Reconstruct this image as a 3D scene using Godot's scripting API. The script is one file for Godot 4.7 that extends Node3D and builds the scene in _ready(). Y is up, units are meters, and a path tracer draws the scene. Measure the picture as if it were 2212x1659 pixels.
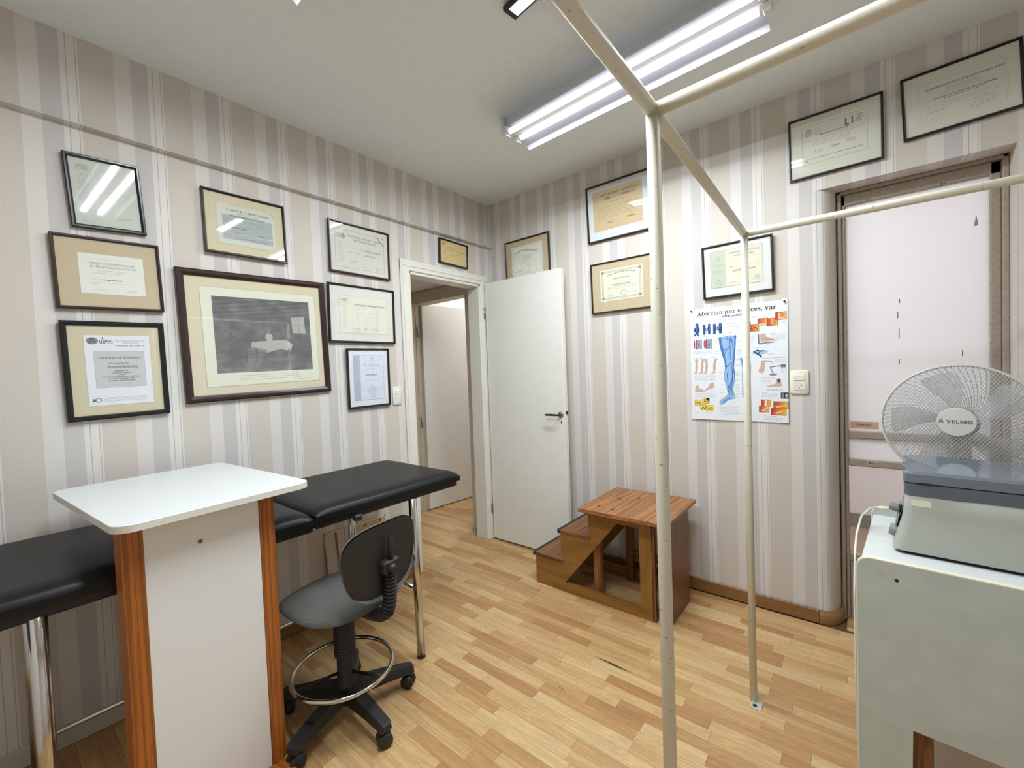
extends Node3D
# An examination room: striped wallpaper, framed certificates, black couch, drafting stool, wooden steps, tube frame, trolley.

const CAM_POS := Vector3(2.24596, 1.29682, 2.53686)
const CAM_X := Vector3(0.77592, -0.03723, -0.62973)
const CAM_Y := Vector3(0.01021, 0.99888, -0.04647)
const CAM_Z := Vector3(0.63076, 0.02963, 0.77541)
const FOCAL := 921.387          # pixels in a 2212 x 1659 picture
const H := 2.6
const PERIOD := 0.251           # wallpaper repeat

var M := {}
var taken := {}
var rng := RandomNumberGenerator.new()

# ------------------------------------------------------------------ shape helpers
func mb(flat := true) -> SurfaceTool:
	var s := SurfaceTool.new()
	s.begin(Mesh.PRIMITIVE_TRIANGLES)
	s.set_smooth_group(-1 if flat else 0)
	return s

func tri(s: SurfaceTool, a: Vector3, b: Vector3, c: Vector3, n: Vector3, ua := Vector2.ZERO, ub := Vector2.ZERO, uc := Vector2.ZERO) -> void:
	if (a - c).cross(a - b).dot(n) < 0.0:
		var t := b; b = c; c = t
		var u := ub; ub = uc; uc = u
	s.set_uv(ua); s.add_vertex(a)
	s.set_uv(ub); s.add_vertex(b)
	s.set_uv(uc); s.add_vertex(c)

func quad(s: SurfaceTool, a: Vector3, b: Vector3, c: Vector3, d: Vector3, n: Vector3, uvs := []) -> void:
	var u: Array = uvs if uvs.size() == 4 else [Vector2.ZERO, Vector2(1, 0), Vector2(1, 1), Vector2(0, 1)]
	tri(s, a, b, c, n, u[0], u[1], u[2])
	tri(s, a, c, d, n, u[0], u[2], u[3])

# chamfered box; the texture runs in metres with u along axis «grain»
func box(s: SurfaceTool, c: Vector3, size: Vector3, bevel := 0.0, grain := 0, off := Vector2.ZERO, xf := Transform3D()) -> void:
	var h := size / 2.0
	var b: float = minf(bevel, minf(h.x, minf(h.y, h.z)) * 0.9)
	for ax in 3:
		var p := (ax + 1) % 3
		var q := (ax + 2) % 3
		for sg in [-1.0, 1.0]:
			var n := Vector3.ZERO; n[ax] = sg
			var pts := []; var uvs := []
			for k in [[-1, -1], [1, -1], [1, 1], [-1, 1]]:
				var v := Vector3.ZERO
				v[ax] = sg * h[ax]; v[p] = k[0] * (h[p] - b); v[q] = k[1] * (h[q] - b)
				pts.append(v)
				var uv := Vector2(v[p], v[q])
				if grain == q or (grain == ax and h[q] > h[p]):
					uv = Vector2(v[q], v[p])
				uvs.append(uv + off + Vector2(ax * 0.37, ax * 0.61 + sg * 0.13))
			for i in 4: pts[i] = xf * (c + pts[i])
			quad(s, pts[0], pts[1], pts[2], pts[3], xf.basis * n, uvs)
	if b <= 0.0: return
	for ax in 3:
		var p := (ax + 1) % 3
		var q := (ax + 2) % 3
		for s1 in [-1.0, 1.0]:
			for s2 in [-1.0, 1.0]:
				var n := Vector3.ZERO; n[p] = s1; n[q] = s2
				var v := []; var uvs := []
				for e in [[-1.0, 0], [1.0, 0], [1.0, 1], [-1.0, 1]]:
					var w := Vector3.ZERO
					w[ax] = e[0] * (h[ax] - b)
					w[p] = s1 * (h[p] - (b if e[1] == 1 else 0.0)); w[q] = s2 * (h[q] - (0.0 if e[1] == 1 else b))
					uvs.append(Vector2(w[grain], w[(grain + 1) % 3]) + off)
					v.append(xf * (c + w))
				quad(s, v[0], v[1], v[2], v[3], xf.basis * n, uvs)
	for sx in [-1.0, 1.0]:
		for sy in [-1.0, 1.0]:
			for sz in [-1.0, 1.0]:
				var g := Vector3(sx, sy, sz)
				var a := Vector3(sx * h.x, sy * (h.y - b), sz * (h.z - b))
				var d := Vector3(sx * (h.x - b), sy * h.y, sz * (h.z - b))
				var e := Vector3(sx * (h.x - b), sy * (h.y - b), sz * h.z)
				tri(s, xf * (c + a), xf * (c + d), xf * (c + e), xf.basis * g)

func span(s: SurfaceTool, a: Vector3, b: Vector3, bevel := 0.0, grain := 0, off := Vector2.ZERO) -> void:
	box(s, (a + b) / 2.0, (b - a).abs(), bevel, grain, off)

# lathe: profile of Vector2(radius, height) about +Y of xf
func lathe(s: SurfaceTool, prof: Array, seg := 24, xf := Transform3D()) -> void:
	for i in prof.size() - 1:
		var r0: Vector2 = prof[i]; var r1: Vector2 = prof[i + 1]
		var dn := Vector2(r1.y - r0.y, r0.x - r1.x)
		for k in seg:
			var a := TAU * k / seg; var b := TAU * (k + 1) / seg
			var ca := Vector3(cos(a), 0, sin(a)); var cb := Vector3(cos(b), 0, sin(b))
			var cm := Vector3(cos((a + b) / 2), 0, sin((a + b) / 2))
			var n := cm * dn.x + Vector3.UP * dn.y
			var p := [ca * r0.x + Vector3.UP * r0.y, cb * r0.x + Vector3.UP * r0.y, cb * r1.x + Vector3.UP * r1.y, ca * r1.x + Vector3.UP * r1.y]
			var uv := [Vector2(float(k) / seg, r0.y), Vector2(float(k + 1) / seg, r0.y), Vector2(float(k + 1) / seg, r1.y), Vector2(float(k) / seg, r1.y)]
			for j in 4: p[j] = xf * p[j]
			if r0.x < 1e-6: tri(s, p[0], p[2], p[3], xf.basis * n, uv[0], uv[2], uv[3])
			elif r1.x < 1e-6: tri(s, p[0], p[1], p[2], xf.basis * n, uv[0], uv[1], uv[2])
			else: quad(s, p[0], p[1], p[2], p[3], xf.basis * n, uv)

func axis_to(a: Vector3, b: Vector3) -> Transform3D:
	var y := (b - a).normalized()
	var x := y.cross(Vector3(0.31, 0.17, 0.93)).normalized()
	if absf(y.dot(Vector3.UP)) > 0.999: x = Vector3.RIGHT
	var z := x.cross(y).normalized()
	return Transform3D(Basis(x, y, z), a)

func rod(s: SurfaceTool, a: Vector3, b: Vector3, r: float, seg := 20, r2 := -1.0) -> void:
	var l := a.distance_to(b); var q: float = r if r2 < 0 else r2
	lathe(s, [Vector2(0, 0), Vector2(r, 0), Vector2(q, l), Vector2(0, l)], seg, axis_to(a, b))

# tube swept along points; radius may be an Array
func sweep(s: SurfaceTool, pts: Array, r, seg := 12, closed := false) -> void:
	var n := pts.size()
	var rings := []
	var up := Vector3.ZERO
	for i in n:
		var prv: Vector3 = pts[(i - 1 + n) % n] if (closed or i > 0) else pts[0]
		var nxt: Vector3 = pts[(i + 1) % n] if (closed or i < n - 1) else pts[n - 1]
		var t := (nxt - prv).normalized()
		if up == Vector3.ZERO:
			up = t.cross(Vector3(0.3, 0.2, 0.93)).normalized() if absf(t.dot(Vector3.UP)) > 0.9 else Vector3.UP
		var side := t.cross(up).normalized()
		up = side.cross(t).normalized()
		var rad: float = r[i] if r is Array else r
		var ring := []
		for k in seg:
			var a := TAU * k / seg
			ring.append(pts[i] + (side * cos(a) + up * sin(a)) * rad)
		rings.append(ring)
	var last := n if closed else n - 1
	for i in last:
		var j := (i + 1) % n
		for k in seg:
			var k2 := (k + 1) % seg
			var mid: Vector3 = (rings[i][k] + rings[i][k2] + rings[j][k] + rings[j][k2]) / 4.0
			var cen: Vector3 = (pts[i] + pts[j]) / 2.0
			quad(s, rings[i][k], rings[i][k2], rings[j][k2], rings[j][k], mid - cen)
	if not closed:
		for e in [[0, -1.0], [n - 1, 1.0]]:
			var dir: Vector3 = (pts[1] - pts[0]) * -1.0 if e[0] == 0 else pts[n - 1] - pts[n - 2]
			for k in seg:
				tri(s, pts[e[0]], rings[e[0]][k], rings[e[0]][(k + 1) % seg], dir)

# polygon in a plane (o + x*ux + y*uy), extruded by «depth» along ux x uy
func extrude(s: SurfaceTool, poly: PackedVector2Array, o: Vector3, ux: Vector3, uy: Vector3, depth: float, bevel := 0.0, uvrot := false) -> void:
	var n := ux.cross(uy).normalized()
	var inner := poly
	if bevel > 0.0:
		var off := Geometry2D.offset_polygon(poly, -bevel)
		if off.size() == 1 and off[0].size() == poly.size():
			# keep matching corners
			inner = PackedVector2Array()
			for p in poly:
				var best: Vector2 = off[0][0]
				for q in off[0]:
					if q.distance_to(p) < best.distance_to(p): best = q
				inner.append(best)
	var idx := Geometry2D.triangulate_polygon(inner)
	for side in [0, 1]:
		var lift := n * (depth if side == 1 else 0.0)
		var nn := n if side == 1 else -n
		for i in range(0, idx.size(), 3):
			var q := []
			for k in 3:
				var p: Vector2 = inner[idx[i + k]]
				q.append([o + ux * p.x + uy * p.y + lift, Vector2(p.y, p.x) if uvrot else p])
			tri(s, q[0][0], q[1][0], q[2][0], nn, q[0][1], q[1][1], q[2][1])
	var cw := Geometry2D.is_polygon_clockwise(poly)
	var m := poly.size()
	for i in m:
		var a := poly[i]; var b := poly[(i + 1) % m]
		var e := (b - a).normalized()
		var out := Vector2(e.y, -e.x) if not cw else Vector2(-e.y, e.x)
		var on := ux * out.x + uy * out.y
		var pa := o + ux * a.x + uy * a.y; var pb := o + ux * b.x + uy * b.y
		var l := a.distance_to(b)
		var dd := minf(bevel, depth * 0.45)
		quad(s, pa + n * dd, pb + n * dd, pb + n * (depth - dd), pa + n * (depth - dd), on, [Vector2(0, 0), Vector2(l, 0), Vector2(l, depth), Vector2(0, depth)])
		if inner != poly:
			var ia := inner[i]; var ib := inner[(i + 1) % m]
			var qa := o + ux * ia.x + uy * ia.y; var qb := o + ux * ib.x + uy * ib.y
			quad(s, pa + n * (depth - dd), pb + n * (depth - dd), qb + n * depth, qa + n * depth, on + n)
			quad(s, pa + n * dd, pb + n * dd, qb, qa, on - n)

func round_rect(w: float, h: float, r: float, seg := 6) -> PackedVector2Array:
	var p := PackedVector2Array()
	for c in [[1, 1, 0], [-1, 1, 1], [-1, -1, 2], [1, -1, 3]]:
		for i in seg + 1:
			var a: float = PI / 2 * (c[2] + float(i) / seg)
			p.append(Vector2(c[0] * (w / 2 - r) + cos(a) * r, c[1] * (h / 2 - r) + sin(a) * r))
	return p

# ------------------------------------------------------------------ node helpers
func numbered(called: String) -> String:
	if not taken.has(called):
		taken[called] = 0
		return called
	taken[called] += 1
	return "%s_%03d" % [called, taken[called]]

func done(s: SurfaceTool) -> ArrayMesh:
	s.generate_normals()
	return s.commit()

func part(called: String, s, m: Material, parent: Node3D, label := "") -> MeshInstance3D:
	var o := MeshInstance3D.new()
	o.name = called
	o.mesh = done(s) if s is SurfaceTool else s
	o.material_override = null
	for i in o.mesh.get_surface_count(): o.set_surface_override_material(i, m)
	parent.add_child(o, true)
	if label: o.set_meta("label", label)
	return o

func thing(called: String, label: String, category: String, at := Vector3.ZERO, turn := 0.0, group := "") -> Node3D:
	var o := Node3D.new()
	o.name = numbered(called)
	add_child(o)
	o.position = at
	o.rotation.y = turn
	o.set_meta("label", label)
	o.set_meta("category", category)
	if group: o.set_meta("group", group)
	return o

func single(called: String, s, m: Material, label: String, category: String, group := "") -> MeshInstance3D:
	var o := part(numbered(called), s, m, self, label)
	o.set_meta("category", category)
	if group: o.set_meta("group", group)
	return o

func struct(called: String, s, m: Material, label := "", parent: Node3D = null) -> MeshInstance3D:
	var o := part(called, s, m, self if parent == null else parent, label)
	if parent == null: o.set_meta("kind", "structure")
	return o

func struct_root(called: String, label := "") -> Node3D:
	var o := Node3D.new()
	o.name = called
	add_child(o)
	o.set_meta("kind", "structure")
	if label: o.set_meta("label", label)
	return o

# ------------------------------------------------------------------ materials
func srgb(r: float, g: float, b: float) -> Color:
	return Color(r / 255.0, g / 255.0, b / 255.0)

func mat(c: Color, rough := 0.6, metal := 0.0, spec := 0.5) -> StandardMaterial3D:
	var m := StandardMaterial3D.new()
	m.albedo_color = c
	m.roughness = rough
	m.metallic = metal
	m.metallic_specular = spec
	return m

func tex_of(im: Image) -> ImageTexture:
	return ImageTexture.create_from_image(im)

func noise(freq: float, sd: int, oct := 3) -> FastNoiseLite:
	var n := FastNoiseLite.new()
	n.seed = sd
	n.frequency = freq
	n.fractal_octaves = oct
	n.noise_type = FastNoiseLite.TYPE_SIMPLEX_SMOOTH
	return n

# greyscale wood grain running along u; size 512 x 256
func grain_image(sd: int, rings: float, contrast: float, pores: float) -> Image:
	var w := 512; var h := 256
	var n1 := noise(0.012, sd, 2); var n2 := noise(0.09, sd + 5, 2); var n3 := noise(0.35, sd + 9, 1)
	var d := PackedByteArray(); d.resize(w * h * 3)
	for y in h:
		for x in w:
			# wrap in both directions by blending
			var fx := float(x) / w
			var a := _grain(x * 0.12, y, n1, n2, n3, rings, pores)
			if x > w * 0.8:
				var t := (fx - 0.8) / 0.2
				a = lerpf(a, _grain((x - w) * 0.12, y, n1, n2, n3, rings, pores), t)
			if y > h - 24:
				var t2 := (y - (h - 24)) / 24.0
				a = lerpf(a, _grain(x * 0.12, y - h, n1, n2, n3, rings, pores), t2)
			var v := clampf(0.82 + a * contrast, 0.0, 1.0)
			var i := (y * w + x) * 3
			d[i] = int(v * 255)
			d[i + 1] = int(clampf(v * (0.97 + 0.03 * v), 0, 1) * 255)
			d[i + 2] = int(clampf(v * (0.9 + 0.1 * v), 0, 1) * 255)
	return Image.create_from_data(w, h, false, Image.FORMAT_RGB8, d)

func _grain(x: float, y: float, n1: FastNoiseLite, n2: FastNoiseLite, n3: FastNoiseLite, rings: float, pores: float) -> float:
	var warp := n1.get_noise_2d(x * 1.0, y * 0.6) * 1.6
	var r := sin((y * rings * 0.05 + warp * 6.0)) * 0.5
	return r * 0.55 + n2.get_noise_2d(x * 0.5, y * 2.2) * 0.5 + n3.get_noise_2d(x * 0.6, y * 1.4) * pores

func wood(c: Color, im: Image, scale: Vector2, rough := 0.45) -> StandardMaterial3D:
	var m := mat(c, rough)
	m.albedo_texture = tex_of(im)
	m.uv1_scale = Vector3(scale.x, scale.y, 1)
	return m

func speckle(sd: int, size: int, freq: float, lo: float, hi: float) -> ImageTexture:
	var n := noise(freq, sd, 2)
	n.frequency = freq
	var src := n.get_seamless_image(size, size)
	src.convert(Image.FORMAT_L8)
	var d := src.get_data()
	for i in d.size(): d[i] = int(255.0 * lerpf(lo, hi, d[i] / 255.0))
	return tex_of(Image.create_from_data(size, size, false, Image.FORMAT_L8, d))

func relief(sd: int, size: int, freq: float, strength: float) -> ImageTexture:
	var n := noise(freq, sd, 3)
	var src := n.get_seamless_image(size, size)
	src.convert(Image.FORMAT_RGBA8)
	src.bump_map_to_normal_map(strength)
	return tex_of(src)

func wallpaper_image() -> Image:
	var w := 768; var h := 768
	var beige := Vector3(0.808, 0.777, 0.734); var light := Vector3(0.852, 0.834, 0.810)
	var lav := Vector3(0.784, 0.765, 0.752); var white := Vector3(0.868, 0.853, 0.830); var line := Vector3(0.700, 0.680, 0.655)
	var sh := Vector3(0.796, 0.774, 0.735)
	var cols := []
	for x in w:
		var s := float(x) / w * PERIOD
		var c := light
		if s > 0.0495: c = lav
		if s > 0.1030: c = white
		if absf(s - 0.1195) < 0.0011 or absf(s - 0.1448) < 0.0011: c = line
		if s > 0.1515: c = sh
		if s > 0.165: c = beige
		cols.append(c)
	var n := noise(0.12, 41, 3)
	var g := n.get_seamless_image(w, h); g.convert(Image.FORMAT_L8)
	var gd := g.get_data()
	var d := PackedByteArray(); d.resize(w * h * 3)
	for y in h:
		for x in w:
			var k := 1.0 + (gd[y * w + x] / 255.0 - 0.5) * 0.075
			var c: Vector3 = cols[x] * k
			var i := (y * w + x) * 3
			d[i] = int(minf(c.x, 1) * 255); d[i + 1] = int(minf(c.y, 1) * 255); d[i + 2] = int(minf(c.z, 1) * 255)
	return Image.create_from_data(w, h, false, Image.FORMAT_RGB8, d)

func make_materials() -> void:
	var paper := mat(Color.WHITE, 0.75, 0.0, 0.3)
	paper.albedo_texture = tex_of(wallpaper_image())
	paper.normal_enabled = true
	paper.normal_texture = relief(17, 512, 0.16, 3.0)
	paper.normal_scale = 0.35
	M.paper = paper
	var ceil := mat(srgb(232, 238, 236), 0.9, 0.0, 0.2)
	ceil.uv1_triplanar = true
	ceil.uv1_world_triplanar = true
	ceil.uv1_scale = Vector3(0.6, 0.6, 0.6)
	ceil.albedo_texture = speckle(3, 512, 0.05, 0.985, 1.0)
	M.ceil = ceil
	M.plaster = mat(srgb(222, 216, 212), 0.9, 0.0, 0.2)
	var door := mat(srgb(232, 233, 225), 0.42)
	door.uv1_triplanar = true; door.uv1_world_triplanar = true
	door.uv1_scale = Vector3(1.3, 1.3, 1.3)
	door.albedo_texture = speckle(8, 512, 0.012, 0.985, 1.0)
	M.door = door
	M.casing = mat(srgb(226, 224, 214), 0.45)
	M.hall_trim = mat(srgb(206, 196, 176), 0.55)
	M.dark_gap = mat(srgb(30, 28, 27), 0.8)
	var oak_a := grain_image(101, 2.0, 0.11, 0.8)
	M.floor = []
	for c in [srgb(246, 209, 152), srgb(236, 194, 136), srgb(220, 172, 115), srgb(241, 201, 143), srgb(228, 183, 126), srgb(209, 158, 104)]:
		var m := wood(c, oak_a, Vector2(2.2, 8.0), 0.38)
		M.floor.append(m)
	M.subfloor = mat(srgb(90, 66, 44), 0.9)
	M.skirting = wood(srgb(168, 122, 72), oak_a, Vector2(1.2, 6.0), 0.45)
	M.skirting_white = mat(srgb(196, 194, 184), 0.5)
	var pine := grain_image(55, 3.2, 0.42, 0.25)
	M.pine = wood(srgb(180, 122, 70), pine, Vector2(1.1, 6.0), 0.38)
	M.pine_dark = wood(srgb(142, 90, 48), pine, Vector2(1.1, 7.0), 0.4)
	M.pine_strip = wood(srgb(190, 112, 46), pine, Vector2(0.7, 15.0), 0.4)
	M.ply = wood(srgb(176, 126, 60), grain_image(77, 1.0, 0.16, 0.3), Vector2(1.0, 2.5), 0.4)
	M.rubber = mat(srgb(44, 46, 48), 0.75)
	M.laminate = mat(srgb(214, 218, 216), 0.32)
	M.laminate_edge = mat(srgb(216, 214, 202), 0.5)
	M.panel_white = mat(srgb(230, 232, 230), 0.45)
	var vinyl := mat(srgb(18, 19, 20), 0.42, 0.0, 0.38)
	vinyl.uv1_triplanar = true
	vinyl.uv1_scale = Vector3(5, 5, 5)
	vinyl.normal_enabled = true
	vinyl.normal_texture = relief(23, 512, 0.22, 2.0)
	vinyl.normal_scale = 0.18
	M.vinyl = vinyl
	M.black_metal = mat(srgb(20, 20, 21), 0.4)
	M.black_plastic = mat(srgb(32, 32, 33), 0.5)
	M.shell = mat(srgb(38, 37, 36), 0.55)
	M.shell.normal_enabled = true
	M.shell.uv1_triplanar = true
	M.shell.uv1_scale = Vector3(8, 8, 8)
	M.shell.normal_texture = vinyl.normal_texture
	M.shell.normal_scale = 0.2
	M.chrome = mat(srgb(205, 203, 198), 0.13, 1.0)
	M.steel_worn = mat(srgb(178, 172, 160), 0.3, 1.0)
	var fab := mat(srgb(122, 122, 116), 0.95, 0.0, 0.2)
	fab.uv1_triplanar = true
	fab.uv1_scale = Vector3(5, 5, 5)
	fab.albedo_texture = weave_texture()
	fab.rim_enabled = true
	fab.rim = 0.25
	M.fabric = fab
	var tube := mat(srgb(214, 210, 190), 0.46)
	tube.uv1_triplanar = true; tube.uv1_world_triplanar = true
	tube.uv1_scale = Vector3(3, 3, 3)
	tube.albedo_texture = chips_texture()
	M.tube = tube
	M.frame_black = mat(srgb(22, 21, 22), 0.25)
	M.frame_brown = mat(srgb(48, 30, 24), 0.28)
	M.glass = glass(0.06)
	M.sage = mat(srgb(190, 200, 192), 0.45)
	M.sage.uv1_triplanar = true; M.sage.uv1_world_triplanar = true
	M.sage.albedo_texture = speckle(31, 512, 0.02, 0.94, 1.0)
	M.cream_edge = mat(srgb(226, 224, 204), 0.45)
	M.grey_body = mat(srgb(172, 174, 164), 0.42)
	M.slate = mat(srgb(104, 113, 124), 0.05, 0.0, 0.7)
	M.slate_matt = mat(srgb(88, 98, 106), 0.45)
	M.knob = mat(srgb(128, 133, 132), 0.5)
	M.fan_grey = mat(srgb(196, 198, 190), 0.4)
	M.fan_wire = mat(srgb(188, 190, 188), 0.4)
	var blade := mat(Color(0.68, 0.69, 0.70, 0.55), 0.3)
	blade.transparency = BaseMaterial3D.TRANSPARENCY_ALPHA
	M.blade = blade
	M.switch_plate = mat(srgb(232, 228, 204), 0.35)
	M.switch_white = mat(srgb(226, 226, 220), 0.35)
	M.window_steel = mat(srgb(168, 154, 138), 0.5)
	M.window_steel.uv1_triplanar = true; M.window_steel.uv1_world_triplanar = true
	M.window_steel.uv1_scale = Vector3(4, 4, 4)
	M.window_steel.albedo_texture = rust_texture()
	var frost := mat(srgb(242, 238, 239), 0.55)
	frost.backlight_enabled = true
	frost.backlight = Color(1, 1, 1)
	M.frost = frost
	M.outside = mat(srgb(244, 240, 238), 0.95)
	M.outside_floor = mat(srgb(150, 120, 104), 0.85)
	M.outside_dark = mat(srgb(112, 102, 98), 0.9)
	M.reflector = mat(srgb(206, 208, 220), 0.45)
	var tube_glow := mat(srgb(250, 250, 255), 0.4)
	tube_glow.emission_enabled = true
	tube_glow.emission = srgb(240, 244, 255)
	tube_glow.emission_energy_multiplier = 1.8
	M.tube_glow = tube_glow
	M.galvanised = mat(srgb(206, 204, 198), 0.45, 0.4)
	M.white_metal = mat(srgb(222, 222, 220), 0.4)
	M.kraft = mat(srgb(196, 176, 140), 0.85)
	M.kraft_pink = mat(srgb(206, 192, 178), 0.85)
	M.brass = mat(srgb(170, 140, 90), 0.35, 1.0)

func glass(a: float) -> StandardMaterial3D:
	var m := mat(Color(1, 1, 1, a), 0.03)
	m.transparency = BaseMaterial3D.TRANSPARENCY_ALPHA
	return m

func weave_texture() -> ImageTexture:
	var n := 256
	var d := PackedByteArray(); d.resize(n * n)
	rng.seed = 5
	for y in n:
		for x in n:
			var t := ((x + y * 2) / 4) % 3
			var v := 0.72 + 0.28 * float(t) / 2.0 - rng.randf() * 0.2
			d[y * n + x] = int(clampf(v, 0, 1) * 255)
	return tex_of(Image.create_from_data(n, n, false, Image.FORMAT_L8, d))

# cream enamel with a few dark chips
func chips_texture() -> ImageTexture:
	var n := 512
	var im := Image.create(n, n, false, Image.FORMAT_RGB8)
	im.fill(Color(1, 1, 1))
	rng.seed = 12
	for i in 900:
		var v := rng.randf_range(0.9, 0.98)
		im.fill_rect(Rect2i(rng.randi() % n, rng.randi() % n, rng.randi_range(1, 5), rng.randi_range(1, 3)), Color(v, v, v * 0.96))
	for i in 46:
		var x := rng.randi() % n; var y := rng.randi() % n
		for k in rng.randi_range(2, 6):
			im.fill_rect(Rect2i(x + k, y + rng.randi_range(0, 2), 2, rng.randi_range(1, 3)), Color(0.3, 0.27, 0.22))
	return tex_of(im)

func rust_texture() -> ImageTexture:
	var n := 256
	var a := noise(0.03, 61, 4).get_seamless_image(n, n); a.convert(Image.FORMAT_L8)
	var s := a.get_data()
	var d := PackedByteArray(); d.resize(n * n * 3)
	for i in s.size():
		var t := clampf((s[i] / 255.0 - 0.80) * 7.0, 0, 1)
		var base := 0.88 + 0.12 * s[i] / 255.0
		d[i * 3] = int(255 * lerpf(base, 0.42, t)); d[i * 3 + 1] = int(255 * lerpf(base, 0.36, t)); d[i * 3 + 2] = int(255 * lerpf(base, 0.30, t))
	return tex_of(Image.create_from_data(n, n, false, Image.FORMAT_RGB8, d))

# ------------------------------------------------------------------ print: lettering and drawing into images
var fonts := {}
var glyphs := {}

func font(which: String) -> SystemFont:
	if not fonts.has(which):
		var f := SystemFont.new()
		f.font_names = PackedStringArray(["Droid Serif" if which.begins_with("serif") else ("Droid Sans Mono" if which == "mono" else "Droid Sans")])
		f.font_weight = 700 if which.ends_with("bold") else 400
		fonts[which] = f
	return fonts[which]

func write(im: Image, txt: String, x: float, y: float, px: int, which: String, c: Color, align := 1, arc := 0.0, spread := 0.0, squeeze := 1.0) -> void:
	var ts := TextServerManager.get_primary_interface()
	var tl := TextLine.new()
	tl.add_string(txt, font(which), px)
	var gl: Array = ts.shaped_text_get_glyphs(tl.get_rid())
	var total := 0.0
	for g in gl: total += g.advance * squeeze + spread
	var at: float = x - (total / 2 if align == 1 else (total if align == 2 else 0.0))
	var start := at
	for g in gl:
		var key := "%s|%d|%d|%s|%.2f" % [which, px, g.index, c.to_html(), squeeze]
		if not glyphs.has(key):
			var sz := Vector2i(px, 0)
			ts.font_render_glyph(g.font_rid, sz, g.index)
			var ti: int = ts.font_get_glyph_texture_idx(g.font_rid, sz, g.index)
			if ti < 0:
				glyphs[key] = null
			else:
				var sheet: Image = ts.font_get_texture_image(g.font_rid, sz, ti)
				var r: Rect2 = ts.font_get_glyph_uv_rect(g.font_rid, sz, g.index)
				var gi := Image.create(maxi(1, int(r.size.x)), maxi(1, int(r.size.y)), false, Image.FORMAT_RGBA8)
				for yy in gi.get_height():
					for xx in gi.get_width():
						gi.set_pixel(xx, yy, Color(c.r, c.g, c.b, sheet.get_pixel(int(r.position.x) + xx, int(r.position.y) + yy).a))
				if squeeze != 1.0: gi.resize(maxi(1, int(gi.get_width() * squeeze)), gi.get_height())
				glyphs[key] = [gi, ts.font_get_glyph_offset(g.font_rid, sz, g.index)]
		var e = glyphs[key]
		if e != null:
			var gi: Image = e[0]
			var o: Vector2 = e[1]
			var t := ((at - start) / maxf(total, 1.0) - 0.5) * 2.0
			var dy := arc * t * t
			im.blend_rect(gi, Rect2i(0, 0, gi.get_width(), gi.get_height()), Vector2i(int(round(at + o.x * squeeze)), int(round(y + o.y + dy))))
		at += g.advance * squeeze + spread

func shade(a: Color, b: Color, t: float) -> Color:
	return a.lerp(b, t)

# rows of print too small to read
func rows(im: Image, x0: float, x1: float, y: float, n: int, dy: float, c: Color, hgt := 2, ragged := 0.15, center := false) -> void:
	for k in n:
		var w := x1 - x0
		var l := w * (1.0 - rng.randf() * ragged)
		var x: float = x0 + ((w - l) / 2 if center else 0.0)
		var stop: float = x + l
		while x < stop:
			var ww := minf(rng.randf_range(4, 17), stop - x)
			im.fill_rect(Rect2i(int(x), int(y + k * dy), maxi(1, int(ww)), hgt), c)
			x += ww + rng.randf_range(2.5, 4.5)

# words too blurred to read: upright strokes in the rhythm of capitals; «swing» bends the line
func blurred(im: Image, x: float, y: float, words: Array, h: float, adv: float, c: Color, swing := 0.0, turns := 0.0) -> void:
	var total := 0.0
	for w in words: total += (float(w) + 0.7) * adv
	var at := x
	for w in words:
		for i in w:
			var t := (at - x) / total
			var yy := y - (sin(t * turns) * swing)
			var k := rng.randi() % 4
			var lw := maxi(2, int(adv * 0.26))
			im.fill_rect(Rect2i(int(at), int(yy - h), lw, int(h)), c)
			if k != 0: im.fill_rect(Rect2i(int(at + adv * 0.5), int(yy - h), lw, int(h)), c)
			if k != 1: im.fill_rect(Rect2i(int(at), int(yy - (h if k == 2 else h * 0.55)), int(adv * 0.7), maxi(2, int(h * 0.18))), c)
			if k == 3: im.fill_rect(Rect2i(int(at), int(yy - h * 0.16), int(adv * 0.7), maxi(2, int(h * 0.16))), c)
			at += adv
		at += adv * 0.7

func poly(im: Image, pts: Array, c: Color) -> void:
	var lo := 1e9; var hi := -1e9
	for p in pts: lo = minf(lo, p.y); hi = maxf(hi, p.y)
	for y in range(maxi(0, int(floor(lo))), mini(im.get_height() - 1, int(ceil(hi))) + 1):
		var xs := []
		for i in pts.size():
			var a: Vector2 = pts[i]; var b: Vector2 = pts[(i + 1) % pts.size()]
			if (a.y <= y + 0.5 and b.y > y + 0.5) or (b.y <= y + 0.5 and a.y > y + 0.5):
				xs.append(a.x + (y + 0.5 - a.y) / (b.y - a.y) * (b.x - a.x))
		xs.sort()
		for i in range(0, xs.size() - 1, 2):
			var w := int(round(xs[i + 1] - xs[i]))
			if w > 0: im.fill_rect(Rect2i(int(round(xs[i])), y, w, 1), c)

func stroke(im: Image, pts: Array, w: float, c: Color) -> void:
	for i in pts.size() - 1:
		var a: Vector2 = pts[i]; var b: Vector2 = pts[i + 1]
		var n := maxi(1, int(a.distance_to(b) / maxf(0.6, w * 0.4)))
		for k in n + 1:
			var p := a.lerp(b, float(k) / n)
			im.fill_rect(Rect2i(int(p.x - w / 2), int(p.y - w / 2), maxi(1, int(w)), maxi(1, int(w))), c)

func oval(im: Image, cx: float, cy: float, rx: float, ry: float, c: Color) -> void:
	var pts := []
	for k in 28: pts.append(Vector2(cx + cos(TAU * k / 28) * rx, cy + sin(TAU * k / 28) * ry))
	poly(im, pts, c)

func ring(im: Image, cx: float, cy: float, rx: float, ry: float, w: float, c: Color) -> void:
	var pts := []
	for k in 37: pts.append(Vector2(cx + cos(TAU * k / 36) * rx, cy + sin(TAU * k / 36) * ry))
	stroke(im, pts, w, c)

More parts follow.
